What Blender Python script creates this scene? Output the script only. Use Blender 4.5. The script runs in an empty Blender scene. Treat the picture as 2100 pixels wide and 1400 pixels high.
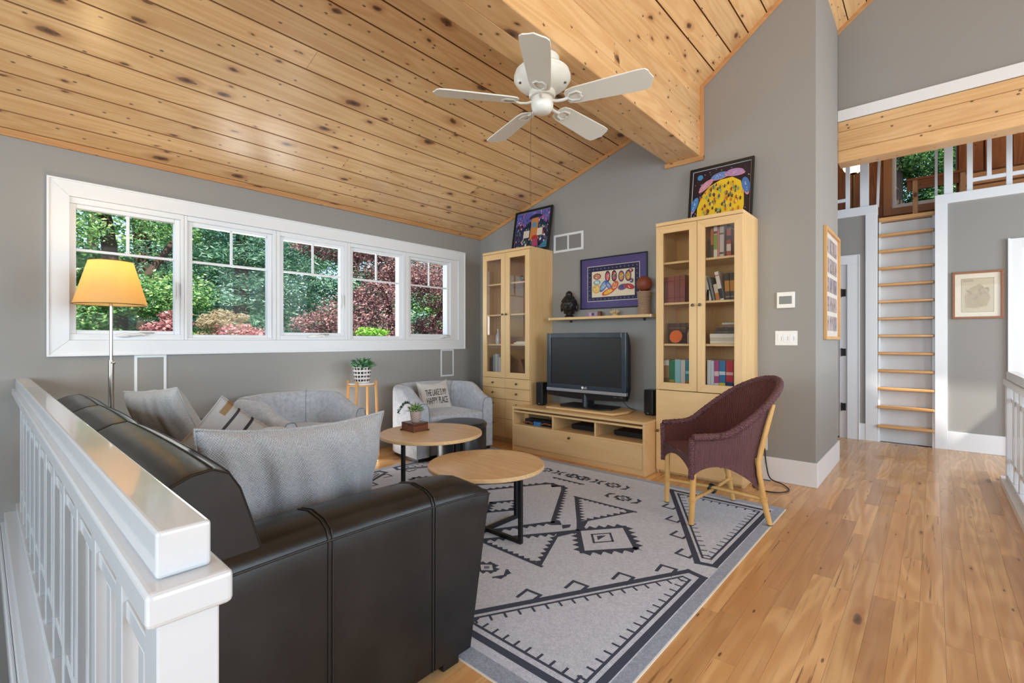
import bpy, math, random
import numpy as np
from mathutils import Vector, Matrix, noise

random.seed(7)
SC = bpy.context.scene
COL = SC.collection
PI = math.pi

# ------------------------------------------------------------------ camera
cam_d = bpy.data.cameras.new('camera')
cam_d.sensor_width = 36.0
cam_d.lens = 971.0 / 2100.0 * 36.0
cam_d.shift_y = -3.0 / 2100.0
cam_d.clip_start = 0.03
cam = bpy.data.objects.new('camera', cam_d)
COL.objects.link(cam)
cam.location = (0, 0, 1.2)
cam.rotation_euler = (PI / 2, 0, math.atan(865 / 971.0))
SC.camera = cam

# ------------------------------------------------------------------ world, sun, daylight
world = bpy.data.worlds.new('world')
SC.world = world
world.use_nodes = True
wn = world.node_tree.nodes
wl = world.node_tree.links
wn.clear()
w_out = wn.new('ShaderNodeOutputWorld')
w_bg = wn.new('ShaderNodeBackground')
w_sky = wn.new('ShaderNodeTexSky')
w_sky.sky_type = 'NISHITA'
w_sky.sun_disc = False
w_sky.sun_elevation = math.radians(52)
w_sky.sun_rotation = math.radians(100)
w_bg.inputs['Strength'].default_value = 0.34
wl.new(w_sky.outputs['Color'], w_bg.inputs['Color'])
wl.new(w_bg.outputs['Background'], w_out.inputs['Surface'])

sun_d = bpy.data.lights.new('sun', 'SUN')
sun_d.energy = 7.5
sun_d.angle = math.radians(0.6)
sun_d.color = (1.0, 0.95, 0.86)
sun_o = bpy.data.objects.new('sun', sun_d)
COL.objects.link(sun_o)
sun_o.rotation_euler = Vector((-0.60, 0.22, -0.77)).to_track_quat('-Z', 'Y').to_euler()


def area(name, loc, direction, sx, sy, watts, color=(1, 1, 1)):
    d = bpy.data.lights.new(name, 'AREA')
    d.shape = 'RECTANGLE'
    d.size, d.size_y = sx, sy
    d.energy = watts
    d.color = color
    o = bpy.data.objects.new(name, d)
    COL.objects.link(o)
    o.location = loc
    o.rotation_euler = Vector(direction).to_track_quat('-Z', 'Z').to_euler()
    return o


# daylight entering through the glazing behind and beside the viewer (the openings are built in
# wall_front and wall_right further down)
DAY = (0.74, 0.89, 1.0)
area('daylight_front_a', (-2.0, -3.86, 1.75), (0, 1, 0.10), 2.4, 1.9, 130, DAY)
area('daylight_front_b', (0.9, -3.86, 1.75), (0, 1, 0.10), 2.4, 1.9, 130, DAY)
area('daylight_front_c', (3.1, -3.86, 1.75), (0, 1, 0.10), 1.2, 1.9, 65, DAY)
# unseen fill lamp added below the sill, imitating ground bounce on the ceiling
area('ceiling_fill_left', (-5.35, 2.25, 0.95), (0.62, 0, 0.78), 3.8, 0.8, 85, (1.0, 0.98, 0.94))
area('daylight_right_a', (3.86, 1.2, 1.9), (-1, 0, 0.05), 2.6, 2.2, 130, DAY)
area('daylight_right_b', (3.86, 5.0, 1.9), (-1, 0, 0.05), 2.2, 2.2, 150, DAY)

vs = SC.view_settings
vs.view_transform = 'Standard'
vs.look = 'None'
vs.exposure = 0.08
vs.gamma = 1.0
vs.use_curve_mapping = False
cy = SC.cycles
cy.max_bounces = 8
cy.diffuse_bounces = 5
cy.glossy_bounces = 4
cy.transparent_max_bounces = 16
cy.transmission_bounces = 6
cy.caustics_reflective = False
cy.caustics_refractive = False
cy.sample_clamp_indirect = 6.0
cy.use_denoising = True


# ------------------------------------------------------------------ materials
def lin(c):
    out = []
    for v in c[:3]:
        v = v / 255.0
        out.append(v / 12.92 if v <= 0.04045 else ((v + 0.055) / 1.055) ** 2.4)
    return (out[0], out[1], out[2], 1.0)


MATS = {}


class NT:
    def __init__(s, name):
        s.m = bpy.data.materials.new(name)
        s.m.use_nodes = True
        s.t = s.m.node_tree
        s.t.nodes.clear()
        s.out = s.t.nodes.new('ShaderNodeOutputMaterial')

    def n(s, kind, **kw):
        nd = s.t.nodes.new(kind)
        for k, v in kw.items():
            setattr(nd, k, v)
        return nd

    def set(s, sock, v):
        if isinstance(v, bpy.types.NodeSocket):
            s.t.links.new(v, sock)
        else:
            sock.default_value = v

    def math(s, op, a, b=0.0, c=0.0, clamp=False):
        nd = s.n('ShaderNodeMath', operation=op)
        nd.use_clamp = clamp
        s.set(nd.inputs[0], a)
        s.set(nd.inputs[1], b)
        s.set(nd.inputs[2], c)
        return nd.outputs[0]

    def vec(s, op, a, b):
        nd = s.n('ShaderNodeVectorMath', operation=op)
        s.set(nd.inputs[0], a)
        s.set(nd.inputs[1], b)
        return nd.outputs[0]

    def comb(s, x, y, z):
        nd = s.n('ShaderNodeCombineXYZ')
        s.set(nd.inputs[0], x)
        s.set(nd.inputs[1], y)
        s.set(nd.inputs[2], z)
        return nd.outputs[0]

    def sep(s, v):
        nd = s.n('ShaderNodeSeparateXYZ')
        s.set(nd.inputs[0], v)
        return nd.outputs

    def mix(s, f, a, b, blend='MIX'):
        nd = s.n('ShaderNodeMix', data_type='RGBA', blend_type=blend)
        s.set(nd.inputs[0], f)
        s.set(nd.inputs[6], a)
        s.set(nd.inputs[7], b)
        return nd.outputs[2]

    def ramp(s, f, stops):
        nd = s.n('ShaderNodeValToRGB')
        els = nd.color_ramp.elements
        while len(els) < len(stops):
            els.new(0.5)
        for e, (p, c) in zip(els, stops):
            e.position = p
            e.color = c
        s.set(nd.inputs[0], f)
        return nd.outputs[0]

    def smooth(s, v, a, b):
        nd = s.n('ShaderNodeMapRange', interpolation_type='SMOOTHSTEP')
        s.set(nd.inputs[0], v)
        nd.inputs[1].default_value = a
        nd.inputs[2].default_value = b
        return nd.outputs[0]

    def noise(s, v, scale=5.0, detail=3.0, rough=0.55, dim='3D'):
        nd = s.n('ShaderNodeTexNoise', noise_dimensions=dim)
        s.set(nd.inputs['Vector'], v)
        nd.inputs['Scale'].default_value = scale
        nd.inputs['Detail'].default_value = detail
        nd.inputs['Roughness'].default_value = rough
        return nd.outputs['Fac']

    def bump(s, h, strength=0.3, dist=0.01):
        nd = s.n('ShaderNodeBump')
        nd.inputs['Strength'].default_value = strength
        nd.inputs['Distance'].default_value = dist
        s.set(nd.inputs['Height'], h)
        return nd.outputs[0]

    def pbsdf(s, color, rough=0.5, metal=0.0, normal=None, coat=0.0, spec=0.5, sheen=0.0, coat_rough=0.05):
        p = s.n('ShaderNodeBsdfPrincipled')
        s.set(p.inputs['Base Color'], color)
        s.set(p.inputs['Roughness'], rough)
        p.inputs['Metallic'].default_value = metal
        p.inputs['Specular IOR Level'].default_value = spec
        p.inputs['Coat Weight'].default_value = coat
        p.inputs['Coat Roughness'].default_value = coat_rough
        p.inputs['Sheen Weight'].default_value = sheen
        if normal is not None:
            s.set(p.inputs['Normal'], normal)
        s.t.links.new(p.outputs[0], s.out.inputs[0])
        return p


def done(name, nt):
    MATS[name] = nt.m
    return nt.m


def plain(name, rgb, rough=0.5, metal=0.0, bump=0.0, bscale=60.0, coat=0.0, spec=0.5, var=0.0, sheen=0.0):
    nt = NT(name)
    tc = nt.n('ShaderNodeTexCoord').outputs['Object']
    col = lin(rgb)
    if var:
        f = nt.noise(tc, bscale * 0.15, 3.0)
        d = tuple(max(0, v * (1 - var)) for v in col[:3]) + (1,)
        b = tuple(min(1, v * (1 + var)) for v in col[:3]) + (1,)
        col = nt.mix(f, d, b)
    nm = None
    if bump:
        nm = nt.bump(nt.noise(tc, bscale, 4.0), bump, 0.004)
    nt.pbsdf(col, rough, metal, nm, coat, spec, sheen)
    return done(name, nt)


def wood(name, light, dark, axis='Y', rough=0.4, ring=0.5, knots=0.0, rnd=0.25, coat=0.0, alt=None, spread=(1.0, 1.0), knot_c=(74, 40, 26), world_co=True, knot_scale=(3.2, 5.2), bumpy=0.05, spalt=0.0, coat_rough=0.05):
    """procedural timber: grain runs along axis; every board gets its own offset and tone"""
    nt = NT(name)
    if world_co:
        pos = nt.n('ShaderNodeNewGeometry').outputs['Position']
    else:
        pos = nt.n('ShaderNodeTexCoord').outputs['Object']
    x, y, z = nt.sep(pos)
    if axis == 'Y':
        al, ac = y, nt.math('ADD', x, z)
    elif axis == 'X':
        al, ac = x, nt.math('ADD', y, z)
    else:
        al, ac = z, nt.math('ADD', x, y)
    oi = nt.n('ShaderNodeObjectInfo').outputs['Random']
    isl = nt.n('ShaderNodeNewGeometry').outputs['Random Per Island']
    r = nt.math('FRACT', nt.math('ADD', nt.math('MULTIPLY', oi, 7.31), nt.math('MULTIPLY', isl, 3.77)))
    al2 = nt.math('ADD', al, nt.math('MULTIPLY', r, 57.0))
    ac2 = nt.math('ADD', ac, nt.math('MULTIPLY', r, 31.0))
    low = nt.comb(nt.math('MULTIPLY', al2, 0.55 * spread[0]), nt.math('MULTIPLY', ac2, 5.0 * spread[1]), r)
    n1 = nt.noise(low, 1.0, 2.0, 0.5)
    rings = nt.math('ADD', nt.math('MULTIPLY', nt.math('SINE', nt.math('MULTIPLY', n1, 62.0)), 0.5), 0.5)
    fine = nt.comb(nt.math('MULTIPLY', al2, 3.0), nt.math('MULTIPLY', ac2, 160.0), 0.0)
    n2 = nt.noise(fine, 1.0, 3.0, 0.6)
    blot = nt.noise(nt.comb(nt.math('MULTIPLY', al2, 1.3), nt.math('MULTIPLY', ac2, 6.0), 3.0), 1.0, 2.0)
    f = nt.math('ADD', nt.math('MULTIPLY', rings, 0.30 * ring), nt.math('ADD', nt.math('MULTIPLY', n2, 0.30), nt.math('MULTIPLY', blot, 0.55)), clamp=True)
    f = nt.smooth(f, 0.25, 0.85)
    col = nt.mix(f, lin(light), lin(dark))
    if alt is not None:
        # some boards of another tone (heartwood)
        k = nt.smooth(nt.math('FRACT', nt.math('MULTIPLY', r, 13.7)), 0.45, 1.0)
        col = nt.mix(nt.math('MULTIPLY', k, 0.75), col, lin(alt))
    v = nt.math('ADD', nt.math('MULTIPLY', nt.math('SUBTRACT', nt.math('FRACT', nt.math('MULTIPLY', r, 5.3)), 0.5), rnd), 1.0)
    hsv = nt.n('ShaderNodeHueSaturation')
    nt.set(hsv.inputs['Value'], v)
    nt.set(hsv.inputs['Color'], col)
    col = hsv.outputs[0]
    if spalt:
        sv = nt.noise(nt.comb(nt.math('MULTIPLY', al2, 1.7), nt.math('MULTIPLY', ac2, 55.0), 7.0), 1.0, 4.0, 0.62)
        sm = nt.smooth(sv, 0.57, 0.66)
        gate = nt.math('ADD', 0.22, nt.math('MULTIPLY', nt.smooth(nt.math('FRACT', nt.math('MULTIPLY', r, 23.1)), 0.6, 0.85), 0.78))
        col = nt.mix(nt.math('MULTIPLY', nt.math('MULTIPLY', sm, gate), spalt), col, lin((118, 76, 44)))
    h = n2
    if knots:
        vo = nt.n('ShaderNodeTexVoronoi', voronoi_dimensions='2D', feature='F1')
        wob = nt.noise(nt.comb(nt.math('MULTIPLY', al2, 9.0), nt.math('MULTIPLY', ac2, 9.0), 0.0), 1.0, 2.0)
        kc = nt.comb(nt.math('ADD', nt.math('MULTIPLY', al2, knot_scale[0]), nt.math('MULTIPLY', wob, 0.22)), nt.math('ADD', nt.math('MULTIPLY', ac2, knot_scale[1]), nt.math('MULTIPLY', wob, 0.22)), 0.0)
        nt.set(vo.inputs['Vector'], kc)
        vo.inputs['Scale'].default_value = 1.0
        cr = nt.sep(vo.outputs['Color'])
        rad = nt.math('ADD', 0.04, nt.math('MULTIPLY', nt.math('POWER', cr[1], 3.0), 0.17))
        dist = nt.math('DIVIDE', vo.outputs['Distance'], rad)
        has = nt.math('GREATER_THAN', cr[0], 1.0 - knots)
        core = nt.math('SUBTRACT', 1.0, nt.smooth(dist, 0.55, 1.05))
        halo = nt.math('SUBTRACT', 1.0, nt.smooth(dist, 0.9, 2.6))
        ringk = nt.math('ADD', nt.math('MULTIPLY', nt.math('SINE', nt.math('MULTIPLY', dist, 9.0)), 0.10), 0.88)
        col = nt.mix(nt.math('MULTIPLY', nt.math('MULTIPLY', halo, has), 0.45), col, lin((168, 104, 55)))
        col = nt.mix(nt.math('MULTIPLY', nt.math('MULTIPLY', core, has), ringk), col, lin(knot_c))
        v2 = nt.n('ShaderNodeTexVoronoi', voronoi_dimensions='2D', feature='F1')
        nt.set(v2.inputs['Vector'], nt.comb(nt.math('MULTIPLY', al2, knot_scale[0] * 2.3), nt.math('MULTIPLY', ac2, knot_scale[1] * 2.0), 0.0))
        v2.inputs['Scale'].default_value = 1.0
        c2 = nt.sep(v2.outputs['Color'])
        pin = nt.math('MULTIPLY', nt.math('SUBTRACT', 1.0, nt.smooth(v2.outputs['Distance'], 0.05, 0.11)), nt.math('GREATER_THAN', c2[0], 1.0 - knots * 0.45))
        col = nt.mix(nt.math('MULTIPLY', pin, 0.85), col, lin(knot_c))
    nm = nt.bump(h, bumpy, 0.002) if bumpy else None
    nt.pbsdf(col, rough, 0.0, nm, coat, 0.5, coat_rough=coat_rough)
    return done(name, nt)


wood('pine_ceiling', (228, 190, 138), (208, 160, 106), 'Y', 0.34, 0.7, 0.50, 0.16, coat=0.3, coat_rough=0.22)
wood('pine_beam_x', (226, 188, 138), (206, 160, 108), 'X', 0.36, 0.6, 0.42, 0.12)
wood('pine_trim_y', (198, 148, 98), (176, 124, 74), 'Y', 0.4, 0.6, 0.25, 0.08)
wood('pine_trim_x', (206, 158, 108), (186, 134, 84), 'X', 0.4, 0.6, 0.2, 0.08)
wood('pine_trim_z', (206, 158, 108), (186, 134, 84), 'Z', 0.4, 0.6, 0.2, 0.08)
wood('floor_oak', (224, 182, 126), (202, 154, 100), 'Y', 0.30, 1.4, 0.16, 0.22, coat=0.25, alt=(182, 134, 86), knot_c=(90, 55, 30), knot_scale=(2.2, 9.0), spalt=0.9)
wood('maple_z', (228, 194, 142), (214, 174, 118), 'Z', 0.38, 0.35, 0.0, 0.04, spread=(0.8, 0.8))
wood('maple_x', (228, 194, 142), (214, 174, 118), 'X', 0.38, 0.35, 0.0, 0.04, spread=(0.8, 0.8))
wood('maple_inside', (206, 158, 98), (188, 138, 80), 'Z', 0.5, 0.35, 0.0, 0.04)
wood('oak_tread', (214, 164, 104), (194, 140, 80), 'X', 0.35, 0.6, 0.0, 0.10, coat=0.2)
wood('table_oak', (220, 190, 146), (204, 168, 120), 'X', 0.36, 0.8, 0.0, 0.02, spread=(1.2, 1.3), coat=0.1)
wood('bamboo', (212, 160, 96), (190, 134, 72), 'Z', 0.45, 0.3, 0.0, 0.05)
wood('rattan', (222, 176, 108), (196, 146, 80), 'Z', 0.4, 0.3, 0.0, 0.05)
wood('loft_brown', (150, 92, 48), (118, 66, 30), 'Z', 0.5, 0.8, 0.1, 0.10)
wood('loft_brown_x', (158, 98, 52), (126, 72, 34), 'X', 0.5, 0.8, 0.1, 0.10)
wood('rosewood', (112, 58, 32), (70, 32, 18), 'Y', 0.3, 0.8, 0.0, 0.05, world_co=False, coat=0.3)
wood('frame_wood_z', (216, 168, 108), (196, 146, 86), 'Z', 0.4, 0.4, 0.0, 0.04)
wood('frame_wood_dark', (150, 92, 50), (124, 70, 36), 'X', 0.4, 0.4, 0.0, 0.04)

plain('wall_paint', (151, 150, 147), 0.85, bump=0.04, bscale=220, spec=0.25)
plain('white_paint', (229, 232, 236), 0.35, spec=0.5)
plain('white_gloss', (198, 201, 205), 0.2, coat=0.4, bump=0.06, bscale=30)
plain('ladder_paint', (204, 205, 207), 0.5)
plain('lower_floor', (140, 110, 80), 0.6)
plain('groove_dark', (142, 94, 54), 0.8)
plain('gap_dark', (104, 70, 42), 0.8)
plain('black_metal', (24, 24, 26), 0.45, 0.2)
plain('black_plastic', (26, 29, 34), 0.32)
plain('tv_bezel', (44, 54, 66), 0.25, coat=0.4)
plain('tv_screen', (30, 30, 31), 0.32, spec=0.6)
plain('tv_silver', (176, 178, 182), 0.3, 0.6)
plain('white_plastic', (232, 232, 230), 0.4)
plain('lcd_screen', (104, 106, 92), 0.3)
plain('chrome', (190, 186, 178), 0.15, 1.0)
plain('pewter', (110, 102, 92), 0.35, 0.9)
plain('brass_dark', (120, 92, 52), 0.35, 0.9)
plain('black_satin', (20, 19, 18), 0.38, bump=0.1, bscale=80)
plain('pot_soil', (52, 40, 32), 0.9)
plain('clay_ball', (132, 66, 42), 0.55, var=0.35, bscale=90)
plain('coil_ceramic', (176, 148, 124), 0.6, var=0.1)
plain('coil_dark', (70, 48, 38), 0.7)
plain('coral_cream', (206, 180, 138), 0.7, bump=0.3)
plain('vent_grille', (150, 148, 145), 0.6, 0.2)
plain('glass_white', (226, 224, 220), 0.2)
plain('cord_black', (25, 25, 25), 0.5)
plain('paper', (232, 226, 212), 0.8)
plain('fan_white', (228, 228, 220), 0.35, coat=0.2)
plain('trunk_bark', (82, 66, 54), 0.9, bump=0.5, bscale=18, var=0.3)
plain('earth', (70, 78, 48), 0.95, var=0.3, bscale=8)
plain('blue_plastic', (60, 120, 180), 0.35)
plain('copper_metal', (160, 98, 66), 0.35, 0.7)
plain('rubber_edge', (60, 60, 62), 0.7)
plain('tub_piping', (112, 115, 120), 0.9)
plain('window_brown', (178, 128, 88), 0.5)


def m_objcolor():
    nt = NT('cover_cloth')
    oi = nt.n('ShaderNodeObjectInfo').outputs['Color']
    tc = nt.n('ShaderNodeTexCoord').outputs['Object']
    nt.pbsdf(oi, 0.5, 0.0, nt.bump(nt.noise(tc, 300.0), 0.05, 0.002))
    return done('cover_cloth', nt)


def m_attr(name, rough=0.6, bump=0.0, bscale=200.0, sheen=0.0):
    nt = NT(name)
    a = nt.n('ShaderNodeAttribute')
    a.attribute_name = 'Col'
    nm = None
    if bump:
        tc = nt.n('ShaderNodeTexCoord').outputs['Object']
        nm = nt.bump(nt.noise(tc, bscale), bump, 0.003)
    nt.pbsdf(a.outputs['Color'], rough, 0.0, nm, sheen=sheen, spec=0.3)
    return done(name, nt)


m_objcolor()
m_attr('print_paint', 0.5)
m_attr('weave_paint', 0.95, 0.4, 260.0)


def m_glass(name, tint=(1, 1, 1, 1), gain=1.0, power=1.0):
    nt = NT(name)
    fr = nt.n('ShaderNodeFresnel')
    fr.inputs['IOR'].default_value = 1.5
    tr = nt.n('ShaderNodeBsdfTransparent')
    tr.inputs[0].default_value = tint
    gl = nt.n('ShaderNodeBsdfGlossy')
    gl.inputs['Roughness'].default_value = 0.01
    mx = nt.n('ShaderNodeMixShader')
    back = nt.n('ShaderNodeNewGeometry').outputs['Backfacing']
    nt.set(mx.inputs[0], nt.math('MULTIPLY', nt.math('MULTIPLY', fr.outputs[0], gain, clamp=True), nt.math('SUBTRACT', 1.0, back)))
    nt.t.links.new(tr.outputs[0], mx.inputs[1])
    nt.t.links.new(gl.outputs[0], mx.inputs[2])
    nt.t.links.new(mx.outputs[0], nt.out.inputs[0])
    return done(name, nt)


m_glass('window_glass', (0.97, 0.98, 0.98, 1), 0.14)
m_glass('cabinet_glass', (0.95, 0.94, 0.92, 1), 1.7)
m_glass('picture_glass', (1, 1, 1, 1), 0.22)


def m_fabric(name, rgb, rgb2, scale=420.0, mott=30.0, bump=0.35, sheen=0.3, rib=0.0):
    nt = NT(name)
    tc = nt.n('ShaderNodeTexCoord').outputs['Object']
    n1 = nt.noise(tc, scale, 2.0, 0.7)
    n2 = nt.noise(tc, mott, 3.0, 0.6)
    f = nt.math('ADD', nt.math('MULTIPLY', n1, 0.65), nt.math('MULTIPLY', n2, 0.35))
    if rib:
        x, y, z = nt.sep(tc)
        k = 2 * PI / rib
        rb = nt.math('MULTIPLY', nt.math('SINE', nt.math('MULTIPLY', nt.math('ADD', x, nt.math('MULTIPLY', z, 0.25)), k)), nt.math('SINE', nt.math('MULTIPLY', z, k * 0.8)))
        f = nt.math('ADD', f, nt.math('MULTIPLY', rb, 0.10))
        n1 = nt.math('ADD', n1, nt.math('MULTIPLY', rb, 0.5))
    col = nt.mix(nt.smooth(f, 0.35, 0.65), lin(rgb), lin(rgb2))
    nt.pbsdf(col, 0.95, 0.0, nt.bump(n1, bump, 0.002), sheen=sheen, spec=0.2)
    return done(name, nt)


m_fabric('tub_fabric', (156, 161, 168), (196, 200, 207), 260.0, 26.0)
m_fabric('linen_pillow', (136, 139, 144), (176, 178, 181), 520.0, 140.0, 0.5, rib=0.008)
m_fabric('linen_light', (160, 159, 157), (188, 187, 186), 420.0, 120.0, 0.4)
m_fabric('text_pillow', (188, 184, 178), (208, 205, 200), 420.0, 20.0, 0.3)
m_fabric('rug_field', (164, 173, 192), (202, 210, 226), 210.0, 60.0, 0.6)
m_fabric('rug_border', (118, 128, 148), (154, 163, 182), 210.0, 60.0, 0.6)


def m_leather():
    nt = NT('leather')
    tc = nt.n('ShaderNodeTexCoord').outputs['Object']
    big = nt.noise(tc, 5.0, 4.0, 0.6)
    col = nt.mix(nt.smooth(big, 0.35, 0.75), lin((20, 20, 20)), lin((34, 32, 31)))
    vo = nt.n('ShaderNodeTexVoronoi')
    nt.set(vo.inputs['Vector'], tc)
    vo.inputs['Scale'].default_value = 260.0
    h = nt.math('ADD', nt.math('MULTIPLY', vo.outputs['Distance'], 0.5), nt.math('MULTIPLY', nt.noise(tc, 14.0, 3.0), 1.5))
    nt.pbsdf(col, nt.math('ADD', 0.26, nt.math('MULTIPLY', big, 0.16)), 0.0, nt.bump(h, 0.07, 0.004), spec=0.42)
    return done('leather', nt)


m_leather()
plain('leather_seam', (30, 27, 25), 0.5)
plain('ottoman_vinyl', (34, 37, 42), 0.3, bump=0.1, bscale=120)


def m_wicker(name, dark, light):
    nt = NT(name)
    uv = nt.n('ShaderNodeTexCoord').outputs['UV']
    u, v, _ = nt.sep(uv)
    k = nt.math('MULTIPLY', u, 95.0)
    row = nt.math('MULTIPLY', v, 120.0)
    stake = nt.math('ABSOLUTE', nt.math('SINE', nt.math('MULTIPLY', k, PI)))
    par = nt.math('MULTIPLY', nt.math('MODULO', nt.math('FLOOR', k), 2.0), 0.5)
    weft = nt.math('ABSOLUTE', nt.math('SINE', nt.math('MULTIPLY', nt.math('ADD', row, par), PI)))
    h = nt.math('MULTIPLY', nt.math('POWER', stake, 0.6), nt.math('ADD', nt.math('MULTIPLY', weft, 0.7), 0.3))
    n = nt.noise(nt.comb(nt.math('MULTIPLY', u, 60.0), nt.math('MULTIPLY', v, 9.0), 0.0), 1.0, 3.0)
    f = nt.math('ADD', nt.math('MULTIPLY', h, 0.7), nt.math('MULTIPLY', n, 0.35), clamp=True)
    col = nt.mix(f, lin(dark), lin(light))
    nt.pbsdf(col, 0.5, 0.0, nt.bump(h, 0.9, 0.004), spec=0.4)
    return done(name, nt)


m_wicker('wicker', (30, 12, 16), (132, 86, 90))
m_wicker('wicker_inner', (24, 10, 12), (116, 62, 54))


def m_shade():
    nt = NT('lamp_shade_cloth')
    tc = nt.n('ShaderNodeTexCoord').outputs['Object']
    n = nt.noise(tc, 300.0)
    d = nt.n('ShaderNodeBsdfDiffuse')
    d.inputs[0].default_value = lin((240, 222, 186))
    t = nt.n('ShaderNodeBsdfTranslucent')
    t.inputs[0].default_value = lin((255, 232, 182))
    nt.set(d.inputs['Normal'], nt.bump(n, 0.1, 0.002))
    mx = nt.n('ShaderNodeMixShader')
    mx.inputs[0].default_value = 0.80
    nt.t.links.new(d.outputs[0], mx.inputs[1])
    nt.t.links.new(t.outputs[0], mx.inputs[2])
    nt.t.links.new(mx.outputs[0], nt.out.inputs[0])
    return done('lamp_shade_cloth', nt)


m_shade()


def m_emit(name, rgb, strength):
    nt = NT(name)
    e = nt.n('ShaderNodeEmission')
    e.inputs[0].default_value = lin(rgb)
    e.inputs[1].default_value = strength
    nt.t.links.new(e.outputs[0], nt.out.inputs[0])
    return done(name, nt)


m_emit('bulb_glow', (255, 214, 150), 6.0)
m_emit('globe_glow', (255, 226, 180), 3.0)


def m_leaf(name, a, b, c):
    nt = NT(name)
    r = nt.n('ShaderNodeNewGeometry').outputs['Random Per Island']
    col = nt.ramp(r, [(0.0, lin(a)), (0.55, lin(b)), (1.0, lin(c))])
    d = nt.n('ShaderNodeBsdfDiffuse')
    nt.set(d.inputs[0], col)
    t = nt.n('ShaderNodeBsdfTranslucent')
    nt.set(t.inputs[0], col)
    g = nt.n('ShaderNodeBsdfGlossy')
    g.inputs['Roughness'].default_value = 0.45
    mx = nt.n('ShaderNodeMixShader')
    mx.inputs[0].default_value = 0.35
    nt.t.links.new(d.outputs[0], mx.inputs[1])
    nt.t.links.new(t.outputs[0], mx.inputs[2])
    m2 = nt.n('ShaderNodeMixShader')
    m2.inputs[0].default_value = 0.06
    nt.t.links.new(mx.outputs[0], m2.inputs[1])
    nt.t.links.new(g.outputs[0], m2.inputs[2])
    nt.t.links.new(m2.outputs[0], nt.out.inputs[0])
    return done(name, nt)


m_leaf('leaf_green', (62, 116, 68), (112, 164, 92), (190, 214, 134))
m_leaf('leaf_conifer', (58, 108, 86), (98, 152, 118), (166, 200, 164))
m_leaf('leaf_maple', (98, 74, 82), (156, 116, 118), (214, 164, 152))
m_leaf('leaf_red', (132, 78, 84), (186, 122, 120), (222, 172, 158))
m_leaf('leaf_tan', (160, 140, 110), (188, 170, 134), (206, 190, 150))
m_leaf('leaf_bright', (96, 160, 46), (140, 196, 70), (186, 220, 110))
m_leaf('succulent', (44, 110, 62), (92, 158, 100), (190, 220, 190))
m_leaf('herb', (60, 120, 34), (110, 170, 50), (160, 200, 90))
m_leaf('herb_dark', (34, 52, 40), (52, 76, 56), (84, 110, 80))


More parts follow.
